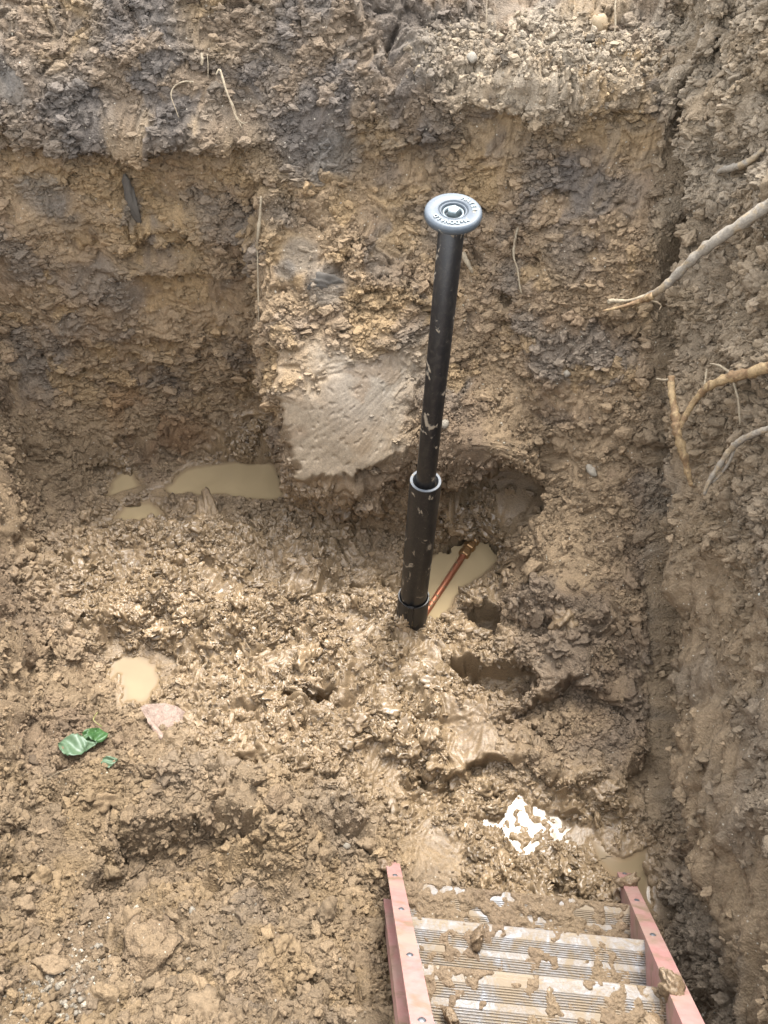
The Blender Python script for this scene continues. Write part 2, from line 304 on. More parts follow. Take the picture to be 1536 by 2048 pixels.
for k, (lev, dep, pts) in PUD.items():
    poly = [tuple(at(px, py, z=lev)[:2]) for px, py in pts]; WORLD_PUD[k] = poly
    xs, ys = [p[0] for p in poly], [p[1] for p in poly]
    sel = np.nonzero((P1[:, 0] > min(xs) - .12) & (P1[:, 0] < max(xs) + .12) & (P1[:, 1] > min(ys) - .12) & (P1[:, 1] < max(ys) + .12) & (P1[:, 2] < lev + .28) & (Uf < CI['I'] + .3))[0]
    q = P1[sel]
    s = sdf(poly, q[:, 0], q[:, 1]) + .012 * perlin(q * 30, 121) + .007 * perlin(q * 70, 122)
    nz = .004 * perlin(q * 45, 123)
    if k == 'front': nz = .022 * perlin(q * np.float32(24), 124) + .014 * perlin(q * 52, 125)
    inside = np.minimum(q[:, 2], lev - dep * sst(-.002, .05, -s) - .0025 + nz)
    inside = np.where(s < -.03, lev - dep + nz, inside)
    out = np.maximum(q[:, 2], lev + .0015 + .35 * np.clip(s, 0, .03) + .3*np.abs(nz))
    flat = sst(.12, .45, np.abs(Nf[sel, 2])) * (1 - sst(lev + .10, lev + .2, q[:, 2]))
    cap = np.minimum(out, lev + .010 + .40 * np.clip(s, 0, 1) + 2 * np.abs(nz))
    q[:, 2] = mix(q[:, 2], np.where(s < 0, inside, np.where(s < .11, cap, q[:, 2])), np.where(s < .11, flat * (1 - sst(.07, .11, s)), 0))
    NEARP[sel] = np.maximum(NEARP[sel], 1 - sst(.005, .03, s))
    P1[sel] = q
    wet[sel] = np.maximum(wet[sel], 1 - sst(0, .05, s))

# ------------------------------------------------------------------ soil colours
TAN = np.array([.280, .196, .112]); BROWN = np.array([.205, .140, .083]); GREY = np.array([.175, .148, .116]); DARK = np.array([.090, .074, .060])
OCHRE = np.array([.300, .202, .099]); PALE = np.array([.340, .275, .195]); MUD = np.array([.305, .217, .126]); RUST = np.array([.27, .15, .07]); CLAY = np.array([.315, .247, .165])
n1 = fbm(Bw * 2.6, 3, 201); n2 = fbm((Bw + 2) * 6, 3, 202); n3 = perlin(Bw * 24, 203); n4 = perlin(Bw * 13, 204)
C = np.repeat(TAN[None], len(B0), 0)
def tint(c, m):
    global C
    C += (c - C) * np.clip(m, 0, 1)[:, None]
zz = P1[:, 2]
tint(BROWN, sst(-.15, .5, n1 + .35 * n3))
wallm = most(back, .75 * right)
tint(BROWN, .65 * wallm * sst(-.35, .3, n2)); tint(GREY, .6 * wallm * sst(.0, .45, n1 + .4 * n2))
tint(OCHRE, .75 * back * sst(.05, .4, n2 - .4 * n1 + .25 * n4) * (1 - sst(1.45, 1.75, zz)))
top = sst(1.42, 1.60, zz + .12 * n1 + .05 * n4)
tint(mix(DARK, BROWN, .5), .7 * top * back); tint(DARK, .65 * top * back * sst(-.05, .35, n2)); tint(OCHRE, .75 * top * back * sst(.22, .42, fbm((B0 + 5) * 2.2, 2, 207) + .25 * n4))
tint(GREY, .35 * top * back * sst(0, .3, n4))
for a in [(330,70,.5),(420,190,.45),(560,120,.45),(60,200,.35),(200,140,.35),(690,180,.3),(1000,230,.2),(900,210,.3),(1060,300,.25),(1150,350,.25),(660,300,.16),(130,420,.13),(560,420,.12),(870,380,.16),(330,750,.2),(1150,480,.2),(480,700,.15)]:
    tint(DARK * 1.25, .7 * blob(a[0], a[1], a[2], .1) * sst(-.3, .2, n2 + .3*n3))
for a in [(450,20,.22),(110,40,.2),(480,310,.25),(590,500,.10),(300,440,.25),(640,380,.2),(760,330,.2),(960,340,.2),(1010,170,.3),(840,370,.1),(250,330,.2),(330,480,.3),(800,470,.15),(70,330,.15)]:
    tint(OCHRE, .8 * blob(a[0], a[1], a[2], .2) * sst(-.35, .15, n2 + .3*n3))
for a in [(300,850,.25),(250,800,.15),(380,880,.2)]: tint(RUST * .8, .6 * blob(a[0], a[1], a[2], .1) * sst(-.2, .2, n2))
for a in [(600,510,.09),(650,570,.10),(30,170,.08),(90,380,.12),(260,400,.06),(670,300,.12),(570,540,.05)]: tint(np.array([.165,.148,.125]), .6 * blob(a[0], a[1], a[2], .5))
tint(PALE, most(blob(1060,110,.5,.4,sz=.3), .8*blob(1330,100,.25,.3)) * sst(-.3, .25, n2 + .5 * n3) * sst(11.8, 12.6, Tf))
tint(CLAY, .85 * slabm * sst(-.6, .2, n1 + .3*n3)); tint(np.array([.285,.245,.19]), .7 * benchm * blob(730,770,.28,.2)); tint(BROWN, .6 * benchm * sst(.05, .35, n2 + .5 * n4))
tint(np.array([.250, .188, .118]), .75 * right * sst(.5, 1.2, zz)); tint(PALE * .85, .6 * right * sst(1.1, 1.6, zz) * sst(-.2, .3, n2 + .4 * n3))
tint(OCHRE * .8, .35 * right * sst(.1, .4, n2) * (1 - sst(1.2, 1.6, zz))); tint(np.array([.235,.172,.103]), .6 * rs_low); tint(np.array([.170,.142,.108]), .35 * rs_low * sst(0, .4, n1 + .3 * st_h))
tint(TAN * .74, .7 * bankm); tint(OCHRE * .82, .6 * bankm * sst(-.1, .4, n2)); tint(DARK * 1.3, .35 * bankm * sst(.25, .55, fbm((B0 + 9) * 3.3, 2, 208) + .3 * n3))
tint(MUD, .85 * wet * (1 - benchm)); tint(GREY, .25 * (1 - right) * (1 - back) * sst(.15, .5, n1) * (1 - wet) * sst(isG - .5, isG + 1, Uf))
C *= (1 + (1 - .6 * benchm) * (.16 * n3 + .12 * n4 + .10 * (c2 - .5) + .10 * (c3 - .5) * (1 - wet)))[:, None]
C *= (1 + .24 * back * (1 - .6 * top) * (1 - benchm) + .10 * right)[:, None]  # lightens the wall colours to make up for weak light on them
lum = C @ np.array([.3, .55, .15]); C = np.clip(lum[:, None] + .99 * (C - lum[:, None]), .015, .6)

# ------------------------------------------------------------------ materials
ALBEDO = .68                                                            # one factor on all base colours, lowered to deepen shade against the exposure
def mat(name):
    m = bpy.data.materials.new(name); m.use_nodes = True
    n = m.node_tree; b = n.nodes['Principled BSDF']; return m, n, b
def nd(n, t, **k):
    o = n.nodes.new(t)
    for a, v in k.items(): setattr(o, a, v)
    return o
def noise_node(n, scale, detail=4, rough=.6, vec=None, dist=0):
    t = nd(n, 'ShaderNodeTexNoise'); t.inputs['Scale'].default_value = scale; t.inputs['Detail'].default_value = detail
    t.inputs['Roughness'].default_value = rough; t.inputs['Distortion'].default_value = dist
    if vec is not None: n.links.new(vec, t.inputs['Vector'])
    return t
def ramp(n, src, pts):
    r = nd(n, 'ShaderNodeValToRGB'); e = r.color_ramp.elements
    while len(e) < len(pts): e.new(.5)
    for q, (p, c) in zip(e, pts): q.position = p; q.color = (c, c, c, 1) if not hasattr(c, '__len__') else (*c, 1)
    n.links.new(src, r.inputs[0]); return r.outputs[0]
def mixc(n, fac, a, b, mode='MIX'):
    m = nd(n, 'ShaderNodeMix', data_type='RGBA', blend_type=mode)
    for s, v in ((m.inputs[0], fac), (m.inputs[6], a), (m.inputs[7], b)):
        if hasattr(v, 'is_output'): n.links.new(v, s)
        else: s.default_value = v if not hasattr(v, '__len__') else (*v, 1)
    return m.outputs[2]
def mth(n, op, a, b=0.0, clamp=False):
    m = nd(n, 'ShaderNodeMath', operation=op, use_clamp=clamp)
    for s, v in ((m.inputs[0], a), (m.inputs[1], b)):
        if hasattr(v, 'is_output'): n.links.new(v, s)
        else: s.default_value = v
    return m.outputs[0]
def soil_material(name, use_attr=True, base=TAN, wetness=.0):
    m, n, b = mat(name)
    pos = nd(n, 'ShaderNodeNewGeometry').outputs['Position']
    fine = noise_node(n, 170, 5, .7, pos); spk = noise_node(n, 60, 4, .6, pos)
    if use_attr:
        base_c = nd(n, 'ShaderNodeAttribute', attribute_name='soil').outputs['Color']; wt = nd(n, 'ShaderNodeAttribute', attribute_name='wet').outputs['Fac']
    else:
        big = noise_node(n, 5, 3, .5, pos)
        base_c = mixc(n, ramp(n, big.outputs[0], [(.35, 0), (.65, 1)]), tuple(base), tuple(BROWN)); wt = nd(n, 'ShaderNodeValue').outputs[0]; wt.default_value = wetness
    c = mixc(n, 1.0, base_c, ramp(n, fine.outputs[0], [(.28, .66), (.72, 1.32)]), 'MULTIPLY')
    c = mixc(n, 1.0, c, ramp(n, spk.outputs[0], [(.3, .86), (.7, 1.12)]), 'MULTIPLY')
    # single pale grains
    vor = nd(n, 'ShaderNodeTexVoronoi'); vor.inputs['Scale'].default_value = 85; n.links.new(pos, vor.inputs['Vector'])
    grain = mth(n, 'LESS_THAN', vor.outputs['Distance'], .22); pick = mth(n, 'GREATER_THAN', nd_sep(n, vor.outputs['Color']), .93)
    g = mth(n, 'MULTIPLY', mth(n, 'MULTIPLY', grain, pick), mth(n, 'SUBTRACT', 1.0, wt))
    c = mixc(n, g, c, (.5, .44, .34))
    n.links.new(c, b.inputs['Base Color'])
    rn = noise_node(n, 22, 4, .65, pos)
    wr = mth(n, 'ADD', ramp(n, rn.outputs[0], [(.32, .17), (.68, .44)]), 0)
    rg = nd(n, 'ShaderNodeMix', data_type='FLOAT'); n.links.new(wt, rg.inputs[0]); rg.inputs[2].default_value = .88; n.links.new(wr, rg.inputs[3])
    n.links.new(rg.outputs[0], b.inputs['Roughness']); b.inputs['Specular IOR Level'].default_value = .42
    bp = nd(n, 'ShaderNodeBump'); bp.inputs['Distance'].default_value = .0055
    n.links.new(mth(n, 'MULTIPLY', mth(n, 'SUBTRACT', .95, mth(n, 'MULTIPLY', wt, .72)), mth(n, 'SUBTRACT', 1.0, mth(n, 'MULTIPLY', nd(n, 'ShaderNodeAttribute', attribute_name='sheared').outputs['Fac'], .85))), bp.inputs['Strength'])
    vb = nd(n, 'ShaderNodeTexVoronoi'); vb.inputs['Scale'].default_value = 150; n.links.new(pos, vb.inputs['Vector'])
    hsum = mth(n, 'ADD', mth(n, 'ADD', fine.outputs[0], mth(n, 'MULTIPLY', spk.outputs[0], .9)), mth(n, 'MULTIPLY', vb.outputs['Distance'], -.7))
    n.links.new(hsum, bp.inputs['Height']); n.links.new(bp.outputs[0], b.inputs['Normal'])
    return m
def nd_sep(n, colr):
    s = nd(n, 'ShaderNodeSeparateColor'); n.links.new(colr, s.inputs[0]); return s.outputs[0]
M_SOIL = soil_material('soil')
M_CLOD = soil_material('loose soil', False, TAN, .1)
M_WETCLOD = soil_material('wet clod', False, MUD * .95, .7)

# ------------------------------------------------------------------ helpers for objects
def tag(o, label=None, cat=None, group=None, kind=None):
    if label: o['label'] = label
    if cat: o['category'] = cat
    if group: o['group'] = group
    if kind: o['kind'] = kind
    return o
def obj(name, verts, faces, m=None, parent=None, smooth=True):
    me = bpy.data.meshes.new(name); me.from_pydata([tuple(map(float, v)) for v in verts], [], [tuple(map(int, f)) for f in faces]); me.update()
    if smooth: me.polygons.foreach_set('use_smooth', [True] * len(me.polygons))
    if m: me.materials.append(m)
    o = bpy.data.objects.new(name, me); COL.objects.link(o)
    if parent: o.parent = parent
    return o
def empty(name, loc=(0, 0, 0)):
    o = bpy.data.objects.new(name, None); o.location = loc; o.empty_display_size = .05; COL.objects.link(o); return o
def grid_mesh(name, Pv, quads, m, extra):
    used = np.zeros(len(Pv), bool); used[quads.ravel()] = True
    rem = np.cumsum(used) - 1; idx = np.nonzero(used)[0]; q = rem[quads]
    me = bpy.data.meshes.new(name)
    me.vertices.add(len(idx)); me.vertices.foreach_set('co', Pv[idx].astype(np.float32).ravel())
    me.loops.add(q.size); me.loops.foreach_set('vertex_index', q.astype(np.int32).ravel())
    me.polygons.add(len(q)); me.polygons.foreach_set('loop_start', np.arange(0, q.size, 4, dtype=np.int32))
    me.polygons.foreach_set('use_smooth', np.ones(len(q), bool))
    for k, (typ, arr) in extra.items():
        at_ = me.attributes.new(k, typ, 'POINT')
        at_.data.foreach_set('color' if typ == 'FLOAT_COLOR' else 'value', arr[idx].astype(np.float32).ravel())
    me.update(calc_edges=True); me.materials.append(m)
    o = bpy.data.objects.new(name, me); COL.objects.link(o); return o

# ------------------------------------------------------------------ cut the dug surface into its pieces
ii = np.arange(nu * nv).reshape(nu, nv)
quads = np.stack([ii[:-1, :-1], ii[1:, :-1], ii[1:, 1:], ii[:-1, 1:]], 2).reshape(-1, 4)
qu = (UU[:-1, :-1]).ravel(); qt = (TT[:-1, :-1]).ravel()
kind = np.full(len(quads), 0)
kind[qt < 3.9] = 1
kind[qt >= np.where((qu > CI['C'] + .5) & (qu < CI['G1'] + .5), 7.0, 8.0)] = 2
kind[qu >= CI['I']] = 3
kind[qu < CI['A'] - .1] = 4
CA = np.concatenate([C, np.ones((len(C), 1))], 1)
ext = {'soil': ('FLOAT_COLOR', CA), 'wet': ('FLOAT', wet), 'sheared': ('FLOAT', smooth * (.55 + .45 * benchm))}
for k, nm, lb in [(0, 'pit_floor', 'wet churned tan mud floor of the dug pit'), (1, 'near_bank', 'crumbly brown soil bank below the camera'),
                  (2, 'back_wall', 'torn grey and ochre soil wall at the back of the pit'), (3, 'right_wall', 'shaded scraped soil wall along the right side'),
                  (4, 'left_wall', 'tan soil wall along the left edge of the pit')]:
    o = grid_mesh(nm, P1, quads[kind == k], M_SOIL, ext); tag(o, lb, None, None, 'structure')

fpx, fpy, fdep = project(P1)
FIN = (fpx, fpy, fdep)
NF = normals(P1.reshape(nu, nv, 3).astype(np.float64)).reshape(-1, 3)
def on(px, py, off=0.0):
    """a point of the finished surface on that sight line, lifted off it"""
    k = surf_index(px, py, FIN); return P1[k].astype(float) + NF[k] * off
#DETAILS
# ------------------------------------------------------------------ loose crumbs lying on the soil
def lump_mesh(name, seed, sub=1, amp=.35, m=None, flat=.75):
    r = random.Random(seed); bm = bmesh.new(); bmesh.ops.create_icosphere(bm, subdivisions=sub, radius=1.0)
    ph = [Vector((r.uniform(-1, 1), r.uniform(-1, 1), r.uniform(-1, 1))).normalized() for _ in range(7)]
    am = [r.uniform(-.5, .5) for _ in ph]
    for v in bm.verts:
        n = v.co.normalized(); k = 1 + amp * sum(a * math.copysign(abs(n.dot(p)) ** 2.2, n.dot(p)) for a, p in zip(am, ph)) + amp * .35 * r.uniform(-1, 1)
        v.co = Vector((n.x * k, n.y * k * .88, n.z * k * flat))
    me = bpy.data.meshes.new(name); bm.to_mesh(me); bm.free()
    if m: me.materials.append(m)
    return me
def crumb_material():
    m, n, b = mat('crumbs')
    a = nd(n, 'ShaderNodeAttribute', attribute_name='soil', attribute_type='INSTANCER'); pos = nd(n, 'ShaderNodeNewGeometry').outputs['Position']
    f = noise_node(n, 210, 4, .7, pos)
    n.links.new(mixc(n, 1.0, a.outputs['Color'], ramp(n, f.outputs[0], [(.3, .72), (.7, 1.25)]), 'MULTIPLY'), b.inputs['Base Color'])
    wt = nd(n, 'ShaderNodeAttribute', attribute_name='wet', attribute_type='INSTANCER').outputs['Fac']
    rg = nd(n, 'ShaderNodeMix', data_type='FLOAT'); n.links.new(wt, rg.inputs[0]); rg.inputs[2].default_value = .9; rg.inputs[3].default_value = .26
    n.links.new(rg.outputs[0], b.inputs['Roughness'])
    bp = nd(n, 'ShaderNodeBump'); bp.inputs['Distance'].default_value = .003; n.links.new(mth(n, 'SUBTRACT', .85, mth(n, 'MULTIPLY', wt, .65)), bp.inputs['Strength'])
    n.links.new(f.outputs[0], bp.inputs['Height']); n.links.new(bp.outputs[0], b.inputs['Normal'])
    return m
M_CRUMB = crumb_material()
def chunk_mesh(name, seed, m, kind):
    r = np.random.default_rng(seed); bm = bmesh.new(); bmesh.ops.create_icosphere(bm, subdivisions=4 if kind != 'crumb' else 2, radius=1.0)
    q = np.array([v.co[:] for v in bm.verts], np.float32); n = q.copy(); sd = np.float32(seed * 7.7)
    if kind == 'blob':
        d1, _, _ = worley(n * 1.3 + sd, 801); d2, _, _ = worley(n * 2.8 + sd, 802)
        rad = 1 + .95 * perlin(n * 1.2 + sd, 803) + .5 * (1 - 2.2 * np.abs(perlin(n * 2.1 + sd, 806))) - .3 + .30 * (np.sqrt(np.clip(1 - (d1 / .8) ** 2, 0, 1)) - .5) + .16 * (np.sqrt(np.clip(1 - (d2 / .8) ** 2, 0, 1)) - .5) + .08 * perlin(n * 6 + sd, 804) + .05 * perlin(n * 13 + sd, 805)
    else:
        rad = 1 + .7 * perlin(n * 1.2 + sd, 803)
        for _ in range(7):                                                # broken faces
            p = r.normal(size=3); p /= np.linalg.norm(p); h = r.uniform(.45, .8); dd = n @ p.astype(np.float32)
            rad = np.where(dd > .05, np.minimum(rad, h / np.maximum(dd, .05)), rad)
        if kind == 'chunk':
            d1, _, _ = worley(n * 2.2 + sd, 801); d2, _, _ = worley(n * 4.6 + sd, 802)
            rad += .30 * (.6 - d1) + .17 * (.6 - d2) + .14 * perlin(n * 8 + sd, 804) + .09 * perlin(n * 17 + sd, 805)
        else: rad += .12 * r.normal(size=len(n))
    q = n * np.maximum(rad, .25)[:, None].astype(np.float32)
    for v, c in zip(bm.verts, q): v.co = c
    me = bpy.data.meshes.new(name); bm.to_mesh(me); bm.free(); me.materials.append(m)
    me.polygons.foreach_set('use_smooth', [kind != 'crumb'] * len(me.polygons)); return me
def shapes(kind, n, seed):
    c = bpy.data.collections.new(kind + ' shapes')
    for k in range(n): c.objects.link(bpy.data.objects.new(kind + '_shape', chunk_mesh(kind + '_shape', seed + k, M_CRUMB, kind)))
    return c
CRUMBS, CHUNKS, BLOBS = shapes('crumb', 10, 50), shapes('chunk', 10, 80), shapes('blob', 10, 110)
area = np.linalg.norm(np.cross(np.gradient(P, axis=0), np.gradient(P, axis=1)), axis=2).ravel()
inview = (fpx > -200) & (fpx < 1740) & (fpy > -150) & (fpy < 2250) & (fdep > .3)
def scatter(name, prob, count, smin, smax, power, label, colour=None, sink=.25, protos=None, mode='any', squash=(1, 1, 1), lift=.55):
    pr = prob.astype(np.float64) * inview * np.minimum(area, 4e-5)
    k = rng.choice(len(pr), count, p=pr / pr.sum()); n = len(k)
    sz = smin * (1 - rng.random(n) * (1 - (smin / smax) ** power)) ** (-1 / power)
    pos = P1[k] + NF[k] * (sz * (lift - sink * 2 * rng.random(n)))[:, None] + rng.normal(0, .0025, (n, 3))
    me = bpy.data.meshes.new(name); me.vertices.add(n); me.vertices.foreach_set('co', pos.astype(np.float32).ravel())
    a = me.attributes.new('size', 'FLOAT_VECTOR', 'POINT'); a.data.foreach_set('vector', (sz[:, None] * np.array(squash) * (1 + .2 * rng.normal(size=(n, 3))).clip(.5, 1.6)).astype(np.float32).ravel())
    turn = rng.random((n, 3)) * 6.28
    if mode == 'flake': turn = rng.normal(0, .28, (n, 3)) + np.array([0, 0, 1]) * (rng.random((n, 1)) < .5) * math.pi
    if mode == 'flat': turn[:, :2] = rng.normal(0, .3, (n, 2))
    a = me.attributes.new('turn', 'FLOAT_VECTOR', 'POINT'); a.data.foreach_set('vector', turn.astype(np.float32).ravel())
    cc = (C[k] if colour is None else np.repeat(np.array(colour)[None], n, 0) * (1 + .25 * rng.normal(size=(n, 1)))) * (1 + .12 * rng.normal(size=(n, 1)))
    cc = np.concatenate([np.clip(cc, .02, .6), np.ones((n, 1))], 1)
    a = me.attributes.new('soil', 'FLOAT_COLOR', 'POINT'); a.data.foreach_set('color', cc.astype(np.float32).ravel())
    a = me.attributes.new('wet', 'FLOAT', 'POINT'); a.data.foreach_set('value', (wet[k] if colour is None else np.zeros(n)).astype(np.float32))
    me.materials.append(M_CRUMB)
    o = bpy.data.objects.new(name, me); COL.objects.link(o); tag(o, label, None, None, 'stuff')
    g = bpy.data.node_groups.new(name, 'GeometryNodeTree')
    g.interface.new_socket('Geometry', in_out='INPUT', socket_type='NodeSocketGeometry'); g.interface.new_socket('Geometry', in_out='OUTPUT', socket_type='NodeSocketGeometry')
    gi, go = g.nodes.new('NodeGroupInput'), g.nodes.new('NodeGroupOutput')
    ci = g.nodes.new('GeometryNodeCollectionInfo'); ci.inputs[0].default_value = protos or CRUMBS; ci.inputs['Separate Children'].default_value = True; ci.inputs['Reset Children'].default_value = True
    ip = g.nodes.new('GeometryNodeInstanceOnPoints'); ip.inputs['Pick Instance'].default_value = True
    sa = g.nodes.new('GeometryNodeInputNamedAttribute'); sa.data_type = 'FLOAT_VECTOR'; sa.inputs[0].default_value = 'size'
    ra = g.nodes.new('GeometryNodeInputNamedAttribute'); ra.data_type = 'FLOAT_VECTOR'; ra.inputs[0].default_value = 'turn'
    g.links.new(gi.outputs[0], ip.inputs['Points']); g.links.new(ci.outputs[0], ip.inputs['Instance'])
    g.links.new(sa.outputs[0], ip.inputs['Scale']); g.links.new(ra.outputs[0], ip.inputs['Rotation']); g.links.new(ip.outputs[0], go.inputs[0])
    md = o.modifiers.new('crumbs', 'NODES'); md.node_group = g
    return o
clump = sst(-.25, .35, perlin(B0 * 6, 401) + .5 * perlin(B0 * 15, 402))
under = np.zeros(len(B0), bool)
for k, (lev, dep, pts) in PUD.items():
    poly = WORLD_PUD[k]; xs, ys = [p[0] for p in poly], [p[1] for p in poly]
    under |= (P1[:, 0] > min(xs)) & (P1[:, 0] < max(xs)) & (P1[:, 1] > min(ys)) & (P1[:, 1] < max(ys)) & (P1[:, 2] < lev + .022)
crumbly = (1 - .6 * HOLES) * (1 - smooth) ** 2 * (.1 + clump) * (1 - .9 * wet) * (1 - .55 * steep) * ~under
talus = sst(CI['F'] - .5, CI['G'], Uf) * sst(5, 6, Tf) * (1 - sst(10.6, 11.4, Tf)) * (1 - right)
crumbly *= (.7 + 1.6 * talus + 1.3 * bankm + 1.4 * right * sst(.9, 1.4, B0[:, 2]))
scatter('soil_crumbs', crumbly, 90000, .003, .016, 2.4, 'loose brown soil crumbs lying over the dug earth')
lumpy = (1 - smooth) ** 2 * ~under * (1 - .88 * HOLES) * (1 - NEARP * (B0[:, 2] < .25) * (1 - steep)) * (1 - .62 * rs_low)
scatter('broken_clods', lumpy * (1 - .9 * wet) * (1 - .75 * back) * (.15 + clump) * (.8 + .7 * talus + .6 * bankm), 34000, .0055, .026, 2.5, 'broken soil clods covering the slopes and banks', None, .40, CHUNKS, lift=.38)
scatter('large_clods', lumpy * (1 - wet) * (1 - back) * (.1 + talus + bankm + .5 * right), 420, .018, .05, 2.0, 'larger broken soil clods lying on the bank and slope', None, .35, CHUNKS, lift=.35)
scatter('wall_flakes', lumpy * most(back, .6 * right) * steep * (.1 + clump), 46000, .0055, .026, 2.4, 'torn flakes of soil standing out of the pit walls', None, .40, CHUNKS, 'flake', (1.25, .9, .72), .34)
scatter('mud_lumps', lumpy * wet * (1 - back) * (.04 + clump * sst(-.2, .3, perlin(B0 * 3.7, 403))), 12000, .0065, .03, 2.2, 'glossy wet mud lumps churned up over the pit floor', None, .45, BLOBS, 'any', (1.25, 1.0, .8), .26)
ledge = most(blob(1060,120,.5,.3,sz=.25), blob(1270,110,.3,.3,sz=.4)) * sst(11.9, 12.5, Tf) * (1 - right)
scatter('ledge_gravel', ledge, 2400, .004, .017, 2.2, 'pale dry gravel and crumbs along the ledge above the pit', (.27, .21, .14))
scatter('bank_gravel', most(blob(110,1990,.14,.2), .25 * blob(200,1930,.25)), 420, .003, .0075, 2.4, 'pale small gravel spilled at the foot of the near bank', (.33, .28, .21))
scatter('pale_grains', (1 - wet) * (1 - .8 * smooth) * ~under * (.15 + talus + .4 * bankm), 800, .002, .005, 2.2, 'tiny pale stone grains mixed in the soil', (.48, .42, .32))

# ------------------------------------------------------------------ puddles
def water_material(name, colr, rough=.03):
    m, n, b = mat(name); pos = nd(n, 'ShaderNodeNewGeometry').outputs['Position']
    f = noise_node(n, 6, 3, .5, pos, .6)
    deep = nd(n, 'ShaderNodeAttribute', attribute_name='deep').outputs['Fac']
    n.links.new(mixc(n, deep, tuple(MUD * .95), mixc(n, ramp(n, f.outputs[0], [(.35, 0), (.7, 1)]), tuple(colr), tuple(c * .88 for c in colr))), b.inputs['Base Color'])
    b.inputs['Roughness'].default_value = rough; b.inputs['IOR'].default_value = 1.333
    return m
M_WATER = water_material('silty water', (.47, .355, .20)); M_SUNNY = water_material('silty water dimmed for sun', (.36, .27, .155)); M_THIN = water_material('thin silty water', (.24, .178, .10), .17)  # colour offsets the light: paler in shade, darker for the sunlit left puddle
HRES = .006
def height_map(x0, y0, nx, ny):
    h = np.full((nx, ny), -9.0)
    sel = (P1[:, 0] > x0) & (P1[:, 0] < x0 + nx * HRES) & (P1[:, 1] > y0) & (P1[:, 1] < y0 + ny * HRES) & (P1[:, 2] < .35) & (Uf < CI['I'] + .9)
    q = P1[sel]; np.maximum.at(h, (((q[:, 0] - x0) / HRES).astype(int), ((q[:, 1] - y0) / HRES).astype(int)), q[:, 2])
    for _ in range(6):
        m = h < -5
        if not m.any(): break
        p = np.pad(h, 1, constant_values=-9); s = np.max([p[2:, 1:-1], p[:-2, 1:-1], p[1:-1, 2:], p[1:-1, :-2]], 0); h[m] = s[m]
    return h
PUD_LABEL = {
 'back': 'long milky tan puddle along the foot of the back wall', 'backsmall': 'small tan puddle in the back left corner below the wall',
 'backlow': 'small flat tan puddle just in front of the back corner puddles', 'copper': 'milky tan puddle around the copper pipe beside the black standpipe',
 'left': 'rounded milky tan puddle on the mud above the pink stone', 'front': 'thin glaring puddle with mud islands in front of the ladder', 'corner': 'dull brown puddle between the ladder foot and the wall'}
for k, (lev, dep, pts) in PUD.items():
    poly = WORLD_PUD[k]; xs, ys = [p[0] for p in poly], [p[1] for p in poly]
    x0, y0 = min(xs) - .04, min(ys) - .04; nx, ny = int((max(xs) + .04 - x0) / HRES), int((max(ys) + .04 - y0) / HRES)
    h = height_map(x0, y0, nx, ny)
    hm = blur(blur(np.clip(h, lev - .03, lev + .02), 1.0, 0), 1.0, 1)
    zl = lev + (.0006 if k == 'front' else .0022) * sst(lev - .010, lev + .004, hm)                    # the skin of the water creeps up where it meets the mud
    if k == 'copper':
        gx, gy = np.meshgrid(x0 + (np.arange(nx) + .5) * HRES, y0 + (np.arange(ny) + .5) * HRES, indexing='ij')
        ca_, cb_ = at(838, 1246, z=-.012), at(926, 1112, z=-.004); e = (cb_ - ca_)[:2]; tt = np.clip(((gx - ca_[0]) * e[0] + (gy - ca_[1]) * e[1]) / (e @ e), 0, 1.4)
        dd = np.hypot(gx - ca_[0] - tt * e[0], gy - ca_[1] - tt * e[1]); zl = zl + .0055 * np.exp(-np.maximum(dd - .014, 0) / .028)      # and at the pipe
    gx, gy = np.meshgrid(x0 + (np.arange(nx) + .5) * HRES, y0 + (np.arange(ny) + .5) * HRES, indexing='ij')
    s = sdf(poly, gx.ravel(), gy.ravel()).reshape(nx, ny)
    keep = (s < .03) & (h < lev + .05) ; idx = np.full((nx, ny), -1); idx[keep] = np.arange(keep.sum())
    vv = np.stack([gx[keep], gy[keep], zl[keep]], 1)
    f = [(idx[i, j], idx[i + 1, j], idx[i + 1, j + 1], idx[i, j + 1]) for i in range(nx - 1) for j in range(ny - 1) if idx[i, j] >= 0 and idx[i + 1, j] >= 0 and idx[i + 1, j + 1] >= 0 and idx[i, j + 1] >= 0]
    o = obj('puddle', vv, f, M_THIN if k in ('front', 'corner') else M_SUNNY if k == 'left' else M_WATER); da = o.data.attributes.new('deep', 'FLOAT', 'POINT'); da.data.foreach_set('value', sst(-.002, .028, lev - blur(blur(np.clip(h, lev - .06, lev + .01), 1.5, 0), 1.5, 1))[keep].astype(np.float32)); tag(o, PUD_LABEL[k], 'puddle', 'muddy puddles on the pit floor', 'structure')

